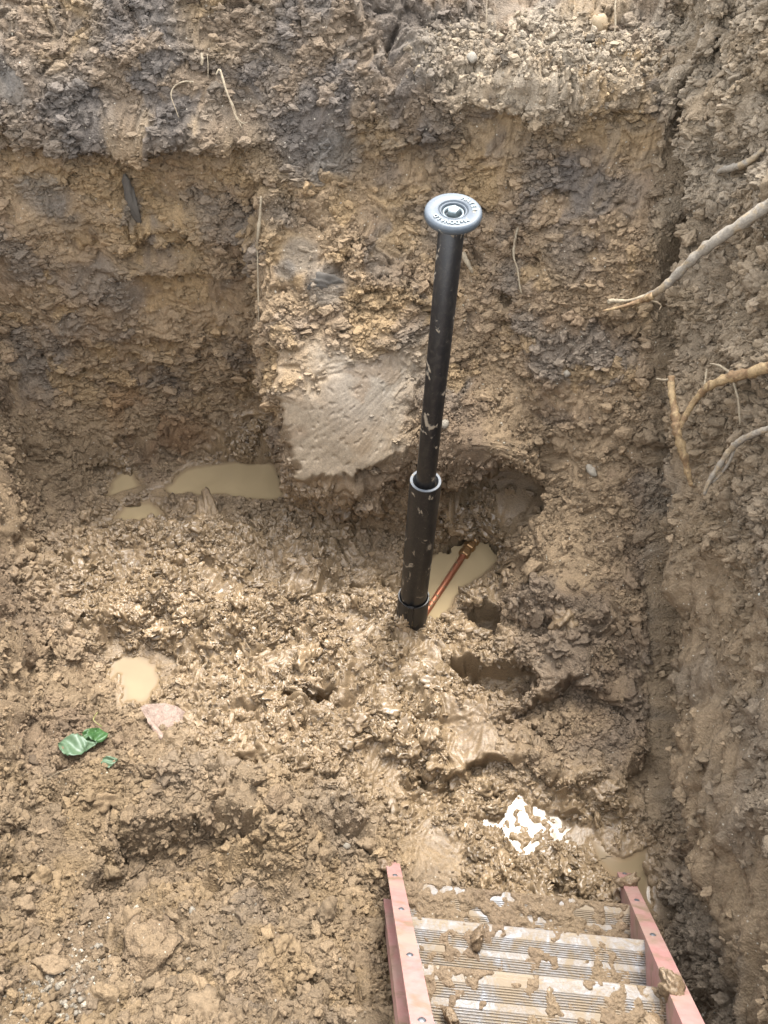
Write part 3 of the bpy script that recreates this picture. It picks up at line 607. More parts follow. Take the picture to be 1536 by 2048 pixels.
# ------------------------------------------------------------------ tubes, lathes
def tube(pts, rad, sides=10, jitter=0.0, seed=1, close=True, sub=6):
    r = random.Random(seed); pts = [Vector(p) for p in pts]; n = len(pts)
    rad = list(rad) if hasattr(rad, '__len__') else [rad] * n
    if sub > 1:
        o, q = [], []
        for i in range(n - 1):
            p0, p1, p2, p3 = pts[max(i - 1, 0)], pts[i], pts[i + 1], pts[min(i + 2, n - 1)]
            for j in range(sub):
                t = j / sub; o.append(.5 * ((2 * p1) + (p2 - p0) * t + (2 * p0 - 5 * p1 + 4 * p2 - p3) * t * t + (3 * p1 - p0 - 3 * p2 + p3) * t ** 3)); q.append(rad[i] + (rad[i + 1] - rad[i]) * t)
        o.append(pts[-1]); q.append(rad[-1]); pts, rad = o, q
    v, f = [], []; ref = None; m = len(pts)
    for i, p in enumerate(pts):
        t = (pts[min(i + 1, m - 1)] - pts[max(i - 1, 0)]).normalized()
        ref = (ref - t * ref.dot(t)).normalized() if ref else t.orthogonal().normalized()
        b = t.cross(ref); k = 1 + jitter * r.uniform(-.6, .6)
        for a in range(sides):
            an = 2 * math.pi * a / sides; rr = rad[i] * k * (1 + jitter * r.uniform(-.5, .5))
            v.append(p + (ref * math.cos(an) + b * math.sin(an)) * rr)
    for i in range(m - 1):
        for a in range(sides):
            c = (a + 1) % sides; f.append((i * sides + a, i * sides + c, (i + 1) * sides + c, (i + 1) * sides + a))
    if close: f.append(tuple(range(sides))[::-1]); f.append(tuple((m - 1) * sides + a for a in range(sides)))
    return v, f
def lathe(prof, sides=48, z0=0):
    v, f = [], []
    for r, z in prof:
        for a in range(sides): v.append((r * math.cos(2 * math.pi * a / sides), r * math.sin(2 * math.pi * a / sides), z + z0))
    for i in range(len(prof) - 1):
        for a in range(sides):
            c = (a + 1) % sides; f.append((i * sides + a, i * sides + c, (i + 1) * sides + c, (i + 1) * sides + a))
    return v, f
def sharp(o, ang=35):
    o.data.set_sharp_from_angle(angle=R(ang)); return o

# ------------------------------------------------------------------ the standpipe of the shut-off valve
def pipe_material(name, base, rough, mud, wear=.0, metallic=0.0, mudcol=(.40, .33, .23), stretch=(14, 14, 9)):
    m, n, b = mat(name); tc = nd(n, 'ShaderNodeTexCoord').outputs['Object']
    mp = nd(n, 'ShaderNodeMapping'); mp.inputs['Scale'].default_value = stretch; n.links.new(tc, mp.inputs[0])
    a = noise_node(n, 1.5, 6, .62, mp.outputs[0], .9); a2 = noise_node(n, 4.2, 6, .7, mp.outputs[0], 1.4); sc = noise_node(n, 9, 3, .6, mp.outputs[0], 2.5)
    film = ramp(n, a2.outputs[0], [(.46, 0), (.8, .2)]); blot = ramp(n, a.outputs[0], [(1 - mud - .012, 0), (1 - mud + .02, 1)])
    scr = ramp(n, sc.outputs[0], [(.66, 0), (.72, .35)])
    c = mixc(n, film, base, tuple(q * .75 for q in mudcol)); c = mixc(n, scr, c, tuple(q * .8 for q in mudcol)); c = mixc(n, blot, c, mudcol)
    n.links.new(c, b.inputs['Base Color'])
    rr = nd(n, 'ShaderNodeMix', data_type='FLOAT'); n.links.new(mth(n, 'MAXIMUM', blot, film), rr.inputs[0]); rr.inputs[2].default_value = rough; rr.inputs[3].default_value = .85
    n.links.new(rr.outputs[0], b.inputs['Roughness']); b.inputs['Metallic'].default_value = metallic
    bp = nd(n, 'ShaderNodeBump'); bp.inputs['Distance'].default_value = .002; bp.inputs['Strength'].default_value = .6
    n.links.new(mth(n, 'ADD', blot, mth(n, 'MULTIPLY', a2.outputs[0], .25)), bp.inputs['Height']); n.links.new(bp.outputs[0], b.inputs['Normal'])
    return m
M_BLACK = pipe_material('black coated steel', (.009, .009, .010), .33, .385, mudcol=(.28, .225, .155))
M_BLACK2 = pipe_material('black cast iron', (.014, .013, .013), .34, .34, mudcol=(.26, .19, .11))
M_RIM = pipe_material('bare pipe end', (.12, .132, .145), .5, .40)
M_LID = pipe_material('grey cast lid', (.078, .096, .114), .45, .36, metallic=.2, mudcol=(.42, .38, .30), stretch=(20, 20, 20))
M_BOLT = pipe_material('zinc plug', (.24, .28, .29), .38, .30, metallic=.7, mudcol=(.5, .45, .36), stretch=(40, 40, 40))
pb = Vector(at(822, 1246, z=.0)); ptop = Vector(at(907, 420, y=float(pb.y) + .0))
axis = (ptop - pb).normalized()
pole = empty('curb_box', pb); pole.rotation_mode = 'QUATERNION'; pole.rotation_quaternion = Vector((0, 0, 1)).rotation_difference(axis)
tag(pole, 'tall black telescoping standpipe with round grey lid standing in the mud', 'standpipe')
LEN = (ptop - pb).length
def along(z): return (z - pb.z) / axis.z
zr, zc = along(.865), along(.20)
base_p = obj('base_socket', *lathe([(.052, -.25), (.0635, -.25), (.0635, zc - .004), (.062, zc), (.058, zc), (.056, zc - .03), (.056, -.2)]), M_BLACK2, pole); sharp(base_p)
rib_v = []
for zz_ in (-.2, zc + .012):
    for x, y in ((-.012, -.0605), (.012, -.0605), (.010, -.072), (-.010, -.072)): rib_v.append((x, y, zz_))
rib = obj('slot_rib', rib_v, [(0,1,5,4),(1,2,6,5),(2,3,7,6),(3,0,4,7),(4,5,6,7),(3,2,1,0)], M_BLACK2, base_p, False); rib.rotation_euler = (0, 0, R(-12))
low = obj('lower_pipe', *lathe([(.0535, -.1), (.0535, zr - .004), (.0525, zr - .0005)]), M_BLACK, pole); sharp(low)
end = obj('pipe_end', *lathe([(.0525, zr), (.0518, zr + .0025), (.0435, zr + .0025), (.0425, zr - .002), (.0395, zr - .12)]), M_RIM, low); sharp(end)
up = obj('upper_pipe', *lathe([(.0325, zr - .3), (.0325, LEN - .02), (.031, LEN - .018)]), M_BLACK, pole)
LR = .0705
lid = obj('lid', *lathe([(0, -.03), (.034, -.03), (.045, -.026), (.062, -.024), (.0685, -.019), (LR, -.011), (.0695, -.004), (.066, .0), (.062, .0012), (.0375, .0016), (.0365, .0005), (.0355, -.004), (.0335, -.004), (.0325, -.0005), (.030, -.0008), (.0285, -.004), (.0275, -.017), (.0, -.018)], 64), M_LID, pole)
lid.location = (0, 0, LEN); lid.rotation_euler = (R(8), R(-1.5), 0)
hexp = [(.0165, -.018), (.0165, .001), (.0145, .004), (0, .004)]
hx = obj('plug_head', *lathe(hexp, 5), M_BOLT, lid, False); hx.rotation_euler = (0, 0, R(70)); hx.location = (0, 0, 0)
seat_ring = obj('plug_seat', *lathe([(.0275, -.012), (.0265, -.006), (.022, -.006), (.0205, -.016)], 40), M_BOLT, lid)
# raised letters on the lid, set round the plug
def letter(ch, ang, rad, size):
    cu = bpy.data.curves.new('letter', 'FONT'); cu.body = ch; cu.size = size; cu.align_x = 'CENTER'; cu.extrude = .0016; cu.resolution_u = 3; cu.offset = .0005
    to = bpy.data.objects.new('letter', cu); me = bpy.data.meshes.new_from_object(to)
    mt = Matrix.Translation((rad * math.cos(ang), rad * math.sin(ang), .0020)) @ Matrix.Rotation(ang - math.pi / 2, 4, 'Z') @ Matrix.Translation((0, -size * .34, 0))
    obj('letter', [mt @ v.co for v in me.vertices], [tuple(p.vertices) for p in me.polygons], M_BOLT, lid, False)
    bpy.data.objects.remove(to); bpy.data.meshes.remove(me); bpy.data.curves.remove(cu)
for i, ch in enumerate('McDONALD'): letter(ch, R(-57 - i * 13.2), .0505, .0165)
for i, ch in enumerate('WATER'): letter(ch, R(57 - i * 14.5), .0505, .0165)

# ------------------------------------------------------------------ copper service pipe and brass fittings lying in the puddle
def metal(name, colr, rough, mud, mudcol=(.40, .30, .17)):
    return pipe_material(name, colr, rough, mud, metallic=.75, mudcol=mudcol, stretch=(18, 18, 18))
M_COPPER = metal('copper', (.55, .21, .115), .42, .43); M_BRASS = metal('brass', (.46, .27, .12), .42, .40)
c0 = Vector(at(838, 1246, z=-.012)); c1 = Vector(at(926, 1112, z=-.004)); cd = (c1 - c0).normalized()
cp = empty('copper_pipe', c0); tag(cp, 'copper water pipe with brass coupling lying in the milky puddle', 'pipe')
def loc(v): return [Vector(q) - c0 for q in v]
v, f = tube([c0 - cd * .05, c0 + (c1 - c0) * .5, c1 + cd * .03], [.0145] * 3, 16, 0); obj('tube', loc(v), f, M_COPPER, cp)
def ring_part(name, s0, s1, r, sides, m, parent, dz=0):
    ds = s1 - s0; a = c1 + cd * s0 + Vector((0, 0, dz)); b = c1 + cd * s1 + Vector((0, 0, dz))
    v, f = tube([a, a + cd * .001, a + cd * min(.006, ds * .2), b - cd * min(.006, ds * .2), b - cd * .001, b], [r * .8, r * .9, r, r, r * .9, r * .8], sides, 0, sub=1)
    o = obj(name, loc(v), f, m, parent, sides > 8); 
    if sides > 8: sharp(o, 40)
    return o
nut = ring_part('compression_nut', .0, .035, .026, 6, M_BRASS, cp); ring_part('nut_collar', .033, .048, .0225, 16, M_BRASS, nut)
body = ring_part('coupling_body', .046, .078, .029, 6, M_BRASS, cp); ring_part('coupling_ring', .076, .092, .024, 16, M_BRASS, body)
nut2 = ring_part('compression_nut', .090, .128, .030, 6, M_BRASS, cp); ring_part('nut_collar', .126, .142, .024, 16, M_BRASS, nut2)
ring_part('valve_stub', .140, .185, .017, 12, M_BRASS, cp, .004)

# ------------------------------------------------------------------ the muddy step ladder
def ladder_pt(sd, k):
    return Vector((.055 + .012 * k, .671 - .156 * k, .293 + .261 * k)) if sd < 0 else Vector((.715 - .056 * k, .607 - .147 * k, .293 + .261 * k))
def rail_material():
    m, n, b = mat('faded red fibreglass'); pos = nd(n, 'ShaderNodeTexCoord').outputs['Object']
    a = noise_node(n, 14, 5, .6, pos, .4); a2 = noise_node(n, 45, 4, .6, pos); st = noise_node(n, 6, 4, .6, pos)
    c = mixc(n, ramp(n, a2.outputs[0], [(.3, 0), (.7, 1)]), (.47, .215, .19), (.55, .30, .27))
    c = mixc(n, ramp(n, st.outputs[0], [(.44, .05), (.66, .75)]), c, (.42, .33, .25)); c = mixc(n, ramp(n, a.outputs[0], [(.52, 0), (.66, .8)]), c, (.28, .20, .12))
    n.links.new(c, b.inputs['Base Color']); b.inputs['Roughness'].default_value = .6
    bp = nd(n, 'ShaderNodeBump'); bp.inputs['Distance'].default_value = .0015; bp.inputs['Strength'].default_value = .4; n.links.new(a2.outputs[0], bp.inputs['Height']); n.links.new(bp.outputs[0], b.inputs['Normal'])
    return m
def tread_material():
    m, n, b = mat('muddy aluminium'); pos = nd(n, 'ShaderNodeNewGeometry').outputs['Position']
    a = noise_node(n, 13, 7, .72, pos, .8); a2 = noise_node(n, 110, 4, .7, pos)
    k = ramp(n, mth(n, 'ADD', mth(n, 'MULTIPLY', a.outputs[0], .75), mth(n, 'MULTIPLY', a2.outputs[0], .25)), [(.36, .15), (.54, 1)])
    c = mixc(n, k, (.40, .41, .43), (.29, .225, .15)); n.links.new(c, b.inputs['Base Color'])
    n.links.new(mth(n, 'SUBTRACT', 1.0, mth(n, 'MULTIPLY', k, .97)), b.inputs['Metallic']); n.links.new(mth(n, 'ADD', .44, mth(n, 'MULTIPLY', k, .4)), b.inputs['Roughness'])
    bp = nd(n, 'ShaderNodeBump'); bp.inputs['Distance'].default_value = .002; bp.inputs['Strength'].default_value = .5; n.links.new(mth(n, 'ADD', k, a2.outputs[0]), bp.inputs['Height']); n.links.new(bp.outputs[0], b.inputs['Normal'])
    return m
M_RAIL, M_TREAD = rail_material(), tread_material()
M_CRUST = soil_material('caked mud', False, TAN * .85, .25)
M_RIVET = pipe_material('rivet steel', (.30, .31, .33), .4, .36, metallic=.8)
lad = empty('step_ladder', ladder_pt(-1, -1.1)); l0 = Vector(lad.location)
tag(lad, 'muddy step ladder with faded red rails and ribbed aluminium steps', 'ladder')
uu = (ladder_pt(1, 0) - ladder_pt(-1, 0)).normalized()
def rel(v): return [Vector(q) - l0 for q in v]
def sweep(a, b, ax, ay, sec, closed=True):
    """a cross-section (list of (x, y)) carried straight from a to b"""
    n = len(sec); v = [a + ax * x + ay * y for x, y in sec] + [b + ax * x + ay * y for x, y in sec]
    f = [(i, (i + 1) % n, n + (i + 1) % n, n + i) for i in range(n if closed else n - 1)]
    if closed: f += [tuple(range(n))[::-1], tuple(range(n, 2 * n))]
    return v, f
KB, KT = -1.12, 6.6
for sd in (-1, 1):
    a, b = ladder_pt(sd, KB), ladder_pt(sd, KT); rd = (b - a).normalized(); ux = uu * sd; nf = rd.cross(uu).normalized(); ux = (ux - rd * ux.dot(rd)).normalized()
    t = .006; w_, dp = .044, .098
    sec = [(0, .008), (w_, .008), (w_, .008 - t), (t, .008 - t), (t, -dp + t), (w_, -dp + t), (w_, -dp), (0, -dp)]
    if sd > 0: sec = sec[::-1]
    v, f = sweep(a, b, ux, nf, sec); rl = obj('rail', rel(v), f, M_RAIL, lad, False)
    for k in range(-1, 7):
        for j, off in enumerate((.0, -.045)):
            p = ladder_pt(sd, k + off - .06) + ux * .022 + nf * .0083; ring = []
            for q in range(14):
                an = 2 * math.pi * q / 14; ring.append(p + ux * .0085 * math.cos(an) + rd * .0085 * math.sin(an))
            dome = [p + (q - p) * .6 + nf * .003 for q in ring]
            if j == 0: obj('rivet', rel(ring + dome + [p + nf * .0036]), [(i, (i + 1) % 14, 14 + (i + 1) % 14, 14 + i) for i in range(14)] + [(14 + i, 14 + (i + 1) % 14, 28) for i in range(14)], M_RIVET, rl)
    # the folded rear leg behind
    v, f = sweep(a + nf * -.125 - ux * -.004, b + nf * -.125 - ux * -.004, ux, nf, [(0, .012), (.034, .012), (.034, -.03), (0, -.03)] if sd < 0 else [(0, -.03), (.034, -.03), (.034, .012), (0, .012)])
    obj('rear_leg', rel(v), f, M_RAIL, lad, False)
prof = [(.0, -.034), (.0, -.010), (.002, -.003), (.007, .0)]
x = .012
for band in ((.018, 0), (.030, 6), (.016, 0), (.028, 5)):
    ln, nr = band
    if nr == 0: prof += [(x, 0), (x + .002, .0012), (x + ln - .002, .0012), (x + ln, 0)]
    else:
        st = ln / nr
        for q in range(nr): prof += [(x + q * st, -.0012), (x + q * st + st * .25, .0022), (x + q * st + st * .55, .0022), (x + q * st + st * .8, -.0012)]
    x += ln
prof += [(x, 0), (x + .006, 0), (x + .007, -.004), (x + .007, -.034)]
prof += [(x + .004, -.034), (x + .004, -.006), (.006, -.006), (.004, -.034)]
TD = x + .006
cover = {-1: .60, 0: .42, 1: -.22, 2: -.18, 3: -.02, 4: -.3, 5: -.4, 6: -.5, 7: -.6}
for k in range(-1, 7):
    a, b = ladder_pt(-1, k), ladder_pt(1, k); ud = (b - a).normalized()
    bk = Vector((-ud.y * -1, -ud.x, 0)).normalized(); bk = (Vector((0, -1, 0)) - ud * ud.y * -1).normalized(); bk = (bk + Vector((0, 0, -.10))).normalized(); up_ = ud.cross(bk).normalized()
    if up_.z < 0: up_ = -up_
    v, f = sweep(a - ud * .001, b + ud * .001, bk, up_, prof); stp = obj('step', rel(v), f, M_TREAD, lad, False)
    if k > 4: continue
    nx_, ny_ = 190, 40; L = (b - a).length
    s_, t_ = np.meshgrid(np.linspace(.003, L - .003, nx_), np.linspace(.001, TD - .001, ny_), indexing='ij')
    q = np.stack([s_.ravel() + k * 3.3, t_.ravel(), np.full(s_.size, k * 1.7)], 1).astype(np.float32)
    hgt = .9 * fbm(q * 11, 3, 601, .6) + .8 * perlin(q * 34, 605) + .5 * perlin(q * 70, 606) + cover[k]
    d1, _, _ = worley(q * 46, 607); d2, _, _ = worley(q * 100, 608)
    hgt = np.where(hgt > 0, .003 * np.sqrt(np.clip(hgt, 0, 1)) + (.014 if k < 1 else .006) * np.clip(hgt, 0, 1.2) * (1.1 - d1) + .006 * np.clip(hgt * 4, 0, 1) * (.7 - d2), -.004)
    ed = np.minimum(np.minimum(s_, L - s_) / .012, np.minimum(t_ + .004, TD - t_ + .004) / .01).ravel(); hgt = np.where(ed < 1, np.minimum(hgt, hgt * ed - .003 * (1 - ed)), hgt)
    vv = [a + ud * ss + bk * tt + up_ * float(hh) for ss, tt, hh in zip(s_.ravel(), t_.ravel(), hgt)]
    ff = [(i * ny_ + j, (i + 1) * ny_ + j, (i + 1) * ny_ + j + 1, i * ny_ + j + 1) for i in range(nx_ - 1) for j in range(ny_ - 1)
          if max(hgt[i * ny_ + j], hgt[(i + 1) * ny_ + j], hgt[(i + 1) * ny_ + j + 1], hgt[i * ny_ + j + 1]) > 0]
    mc = obj('mud_crust', rel(vv), ff, M_CRUST, stp); mc['label'] = 'brown mud caked on the aluminium step'

# ------------------------------------------------------------------ roots
def root_material(name, bark, wood, share):
    m, n, b = mat(name); pos = nd(n, 'ShaderNodeNewGeometry').outputs['Position']
    a = noise_node(n, 22, 4, .6, pos, .6); a2 = noise_node(n, 150, 4, .7, pos)
    c = mixc(n, ramp(n, a.outputs[0], [(share - .05, 0), (share + .05, 1)]), bark, wood); c = mixc(n, 1.0, c, ramp(n, a2.outputs[0], [(.3, .6), (.7, 1.2)]), 'MULTIPLY')
    n.links.new(c, b.inputs['Base Color']); b.inputs['Roughness'].default_value = .8
    bp = nd(n, 'ShaderNodeBump'); bp.inputs['Distance'].default_value = .002; bp.inputs['Strength'].default_value = .8; n.links.new(a2.outputs[0], bp.inputs['Height']); n.links.new(bp.outputs[0], b.inputs['Normal'])
    return m
M_ROOT = root_material('grey root', (.30, .255, .195), (.37, .28, .17), .55); M_PEEL = root_material('peeled root', (.25, .15, .07), (.43, .30, .15), .48); M_FINE = root_material('root hair', (.36, .29, .19), (.28, .21, .13), .55)
def root(label, paths, m=M_ROOT, name='tree_root', group='roots hanging out of the soil'):
    """paths: lists of ((px, py, distance or None for on the soil), radius); the first is the root itself, the others its branches"""
    first = None
    for j, (path, mm) in enumerate(paths):
        pts, rad = [], []
        raw = [float(FIN[2][surf_index(px, py, FIN)]) for (px, py, d), r in path]; ts = np.arange(len(raw)); fit = np.polyfit(ts, raw, 1) if len(raw) > 2 else None
        for i_, ((px, py, d), r) in enumerate(path):
            if d and d > .2: dd = d - (.10 if px > 1300 else .05)
            else: dd = (min(np.polyval(fit, i_), raw[i_] + .03) if fit is not None else raw[i_]) - .022 - (d or 0) * .6
            pts.append(Vector(at(px, py, d=dd))); rad.append(r if r > .006 else r * .8)
        if first is None: org = pts[0].copy()
        v, f = tube([p - org for p in pts], rad, 9 if rad[0] > .004 else 6, .35, j + 3, sub=7 if rad[0] > .004 else 5)
        if first is None: first = obj(name, v, f, mm or m); first.location = org; tag(first, label, 'root', group)
        else: obj('branch', v, f, mm or m, first)
    return first
root('thick pale root slanting out of the right wall with a split tip', [
    ([((1590,372,2.02),.016),((1536,412,2.10),.0155),((1460,462,2.18),.0150),((1400,505,2.25),.0155),((1355,548,2.32),.0135),((1322,578,2.37),.0125),((1290,596,2.41),.011)], M_ROOT),
    ([((1300,590,2.40),.009),((1262,600,2.42),.0055),((1240,602,2.43),.0065),((1218,602,2.44),.0065),((1220,608,2.44),.003)], M_FINE),
    ([((1304,592,2.395),.010),((1280,602,2.40),.008),((1245,613,2.42),.006),((1206,622,2.44),.004)], M_PEEL),
    ([((1292,603,2.42),.004),((1312,604,2.43),.0035),((1322,612,2.43),.003),((1318,620,2.43),.002)], M_FINE)])
root('forked peeled root with bare yellow wood beside the right wall', [
    ([((1590,722,2.06),.015),((1536,735,2.12),.0145),((1490,748,2.2),.014),((1456,756,2.25),.016),((1418,772,2.31),.0125),((1394,796,2.36),.0105),((1374,826,2.4),.009),((1358,858,2.42),.0075)], M_PEEL),
    ([((1342,752,2.42),.011),((1344,790,2.42),.012),((1351,830,2.42),.0135),((1354,862,2.42),.0135),((1366,905,2.44),.0115),((1376,945,2.46),.009),((1383,972,2.47),.006)], M_PEEL),
    ([((1340,758,2.42),.005),((1326,760,2.42),.0045),((1312,757,2.42),.003)], M_FINE),
    ([((1462,748,2.25),.005),((1440,732,2.26),.0045),((1420,727,2.27),.0025)], M_FINE),
    ([((1408,778,2.32),.005),((1412,750,2.33),.004),((1414,738,2.33),.003)], M_FINE),
    ([((1466,762,2.24),.005),((1476,800,2.24),.0045),((1480,850,2.25),.0028)], M_FINE)])
root('grey root bending down along the right wall below the forked one', [
    ([((1590,842,2.06),.008),((1536,858,2.12),.008),((1490,876,2.19),.0085),((1462,898,2.24),.0095),((1438,932,2.28),.0085),((1418,964,2.31),.008),((1408,990,2.33),.005)], M_ROOT),
    ([((1468,898,2.24),.006),((1458,925,2.26),.006),((1440,950,2.29),.004),((1424,966,2.31),.003)], M_ROOT)])
root('pale branching rootlet hanging from dark topsoil near the top', [
    ([((432,150,.012),.003),((440,140,.03),.004),((452,180,.04),.005),((462,205,.045),.0048),((470,230,.05),.004),((484,256,.05),.002)], M_FINE),
    ([((456,190,.04),.003),((468,215,.05),.003),((474,240,.05),.002)], M_FINE), ([((470,230,.05),.003),((484,246,.05),.0025),((496,244,.05),.0015)], M_FINE)])
root('thin curled pale rootlet beside the branching one', [([((388,164,.02),.0025),((370,163,.035),.003),((350,172,.04),.003),((342,190,.045),.003),((350,215,.04),.002),((358,236,.035),.0012)], M_FINE)])
root('short pale root stub above the curled rootlet', [([((403,106,.012),.005),((404,118,.02),.006),((404,131,.02),.005)], M_FINE)])
root('tiny vertical root hair next to the root stub', [([((414,108,.012),.002),((416,130,.02),.002),((416,156,.015),.0015)], M_FINE)])
root('long thin root hanging straight down the corner of the clay bench', [([((522,392,.02),.005),((520,430,.03),.0055),((516,470,.035),.007),((515,500,.035),.005),((516,560,.035),.004),((517,620,.035),.0035),((517,690,.03),.0025)], M_FINE)])
root('wavy thin root hanging on the back wall right of the grey lid', [([((1036,455,.015),.005),((1030,480,.025),.0055),((1027,510,.03),.0055),((1035,540,.03),.0045),((1040,575,.025),.0045),((1044,588,.02),.003)], M_FINE)])
root('short knobbly pale root at the pipe just below the lid', [([((926,505,.012),.008),((932,520,.025),.010),((940,535,.028),.007),((945,546,.025),.005)], M_FINE)])
root('thin pale root hanging at the top edge above the gravel ledge', [([((1232,-8,.02),.004),((1230,20,.03),.004),((1231,48,.03),.0035),((1228,72,.025),.002)], M_FINE)])
root('faint hair root at the top edge left of the gravel ledge', [([((974,-6,.01),.0018),((973,30,.02),.0018),((971,66,.015),.0012)], M_FINE)])
root('crusted pale root crossing the upper right wall', [([((1530,296,.03),.006),((1500,322,.035),.009),((1470,334,.035),.011),((1445,340,.03),.009),((1436,346,.03),.006)], M_ROOT)])
root('pale rootlet lying on the bank left of the green leaves', [([((92,1560,.012),.0028),((118,1545,.018),.003),((140,1538,.015),.002)], M_FINE)])

# ------------------------------------------------------------------ stones, clods and clay pieces
def stone_material(name, a_, b_, rough=.75):
    m, n, b = mat(name); tc = nd(n, 'ShaderNodeTexCoord').outputs['Object']
    a = noise_node(n, 35, 5, .65, tc); a2 = noise_node(n, 140, 4, .7, tc)
    c = mixc(n, ramp(n, a.outputs[0], [(.38, 0), (.62, 1)]), a_, b_); c = mixc(n, 1.0, c, ramp(n, a2.outputs[0], [(.3, .75), (.7, 1.2)]), 'MULTIPLY'); n.links.new(c, b.inputs['Base Color'])
    b.inputs['Roughness'].default_value = rough
    bp = nd(n, 'ShaderNodeBump'); bp.inputs['Distance'].default_value = .003; bp.inputs['Strength'].default_value = .7; n.links.new(mth(n, 'ADD', a.outputs[0], a2.outputs[0]), bp.inputs['Height']); n.links.new(bp.outputs[0], b.inputs['Normal'])
    return m
M_PINK = stone_material('pink stone', (.33, .225, .17), (.40, .30, .235)); M_WHITE = stone_material('white stone', (.40, .355, .28), (.31, .26, .195)); M_GREYCLAY = stone_material('grey clay', (.135, .118, .098), (.175, .152, .122), .85); M_OCHST = stone_material('ochre stone', (.42, .28, .13), (.50, .40, .27))
def lump(name, px, py, size, label, cat, m, seed, off=.3, sub=3, amp=.5, group=None, scale=(1, 1, 1), rot=None):
    if sub >= 3: me = chunk_mesh(name, seed, m, 'blob' if m == M_WETCLOD else 'chunk')
    else:
        me = lump_mesh(name, seed, sub, amp, m); me.polygons.foreach_set('use_smooth', [True] * len(me.polygons))
    o = bpy.data.objects.new(name, me); COL.objects.link(o); k = surf_index(px, py, FIN)
    o.location = P1[k].astype(float) + NF[k] * size * off; o.scale = [size * s for s in scale]; r = random.Random(seed); o.rotation_euler = rot or (r.uniform(-.4, .4), r.uniform(-.4, .4), r.uniform(0, 6.3))
    tag(o, label, cat, group); return o
def slab(name, pts, thick, label, cat, m, lift, bow=0.0):
    """an irregular flat piece: outline by sight lines on the ground, subdivided and roughened"""
    zs = np.mean([on(px, py)[2] for px, py in pts]) + lift; base = [Vector(at(px, py, z=zs - .0006 * (py - pts[0][1]))) for px, py in pts]; c = sum(base, Vector()) / len(base)
    nrm = Vector((0, 0, 0))
    for i in range(len(base)): nrm += (base[i] - c).cross(base[(i + 1) % len(base)] - c)
    nrm.normalize(); nrm = -nrm if nrm.z < 0 else nrm
    base = [p - nrm * (p - c).dot(nrm) * .6 - c for p in base]; bm = bmesh.new()
    tv = [bm.verts.new(p) for p in base]; bv = [bm.verts.new(p * 1.03 - nrm * thick) for p in base]; n = len(base)
    bm.faces.new(tv); bm.faces.new(bv[::-1])
    for i in range(n): bm.faces.new((tv[i], bv[i], bv[(i + 1) % n], tv[(i + 1) % n]))
    bmesh.ops.recalc_face_normals(bm, faces=bm.faces[:]); bmesh.ops.triangulate(bm, faces=bm.faces[:]); bmesh.ops.subdivide_edges(bm, edges=bm.edges[:], cuts=3, use_grid_fill=True)
    q = np.array([v.co[:] for v in bm.verts], np.float32); d = .006 * fbm(q * 22, 3, 711) + .003 * perlin(q * 70, 712)
    for v, dd in zip(bm.verts, d): v.co += nrm * float(dd) + v.co.normalized() * float(dd) * .8
    me = bpy.data.meshes.new(name); bm.to_mesh(me); bm.free(); me.materials.append(m)
    o = bpy.data.objects.new(name, me); o.location = c; COL.objects.link(o); tag(o, label, cat); return o, nrm, c
st, sn, sc_ = slab('broken_stone', [(280,1414),(300,1408),(325,1406),(352,1412),(390,1440),(372,1460),(350,1474),(326,1484),(310,1462),(296,1445)], .05, 'flat pinkish broken stone with a raised edge below the rounded puddle', 'stone', M_PINK, .040)
for path in ([(304,1448),(314,1462),(326,1478)], [(326,1478),(346,1468),(366,1454)]):
    v, f = tube([Vector(at(px, py, z=sc_.z + .006)) - sc_ for px, py in path], [.009, .011, .009], 7, .3, 5); obj('raised_edge', v, f, M_PINK, st)
lump('mud_clod', 296, 1900, .075, 'large pale lump of mud standing on the near bank', 'clod', M_CLOD, 11, .1, 4, .8, scale=(1, 1.1, .8))
lump('mud_clod', 560, 1612, .05, 'brown crumbly clod on the bank ridge above the scoop', 'clod', M_CLOD, 12, .2)
lump('mud_clod', 1140, 1236, .05, 'blocky tan clod on the slope right of the round hole', 'clod', M_WETCLOD, 14, .3, scale=(1.3, .8, .8))
lump('mud_clod', 1052, 1375, .028, 'round grey clod at the right end of the boot hole', 'clod', M_CLOD, 15, .4)
lump('mud_clod', 920, 962, .035, 'clod hanging at the lip of the hollow behind the standpipe', 'clod', M_CLOD, 16, .5)
lump('mud_clod', 268, 1000, .030, 'muddy lump between the two small back puddles', 'clod', M_WETCLOD, 17, .4)
lump('mud_clod', 545, 1880, .035, 'dark clod at the left of the ladder foot', 'clod', M_CLOD, 18, .3)
lump('stone', 888, 846, .022, 'white pebble on the slope right behind the standpipe', 'stone', M_WHITE, 31, .5, 2, .5)
lump('stone', 1186, 942, .020, 'pale stone lying on the slope by the right wall', 'stone', M_WHITE, 32, .4, 2, .6, scale=(1.4, 1, .8))
lump('stone', 1134, 746, .016, 'small white pebble high on the crumbly slope', 'stone', M_WHITE, 33, .4, 2, .5)
lump('stone', 1198, 48, .035, 'ochre stone stuck in the dark wall above the ledge', 'stone', M_OCHST, 34, .4, 2, .6)
lump('stone', 942, 122, .020, 'round white pebble in the ledge gravel', 'stone', M_WHITE, 35, .6, 2, .4)
lump('stone', 694, 1693, .012, 'white pebble on the bank beside the ladder', 'stone', M_WHITE, 36, .5, 2, .5)
lump('stone', 458, 1784, .014, 'grey pebble at the edge of the bank scoop', 'stone', M_WHITE, 37, .5, 2, .5)
lump('stone', 384, 1822, .010, 'tiny pale pebble below the bank scoop', 'stone', M_WHITE, 38, .5, 2, .5)
lump('stone', 600, 1955, .010, 'lone pale pebble low on the bank', 'stone', M_WHITE, 39, .5, 2, .5)
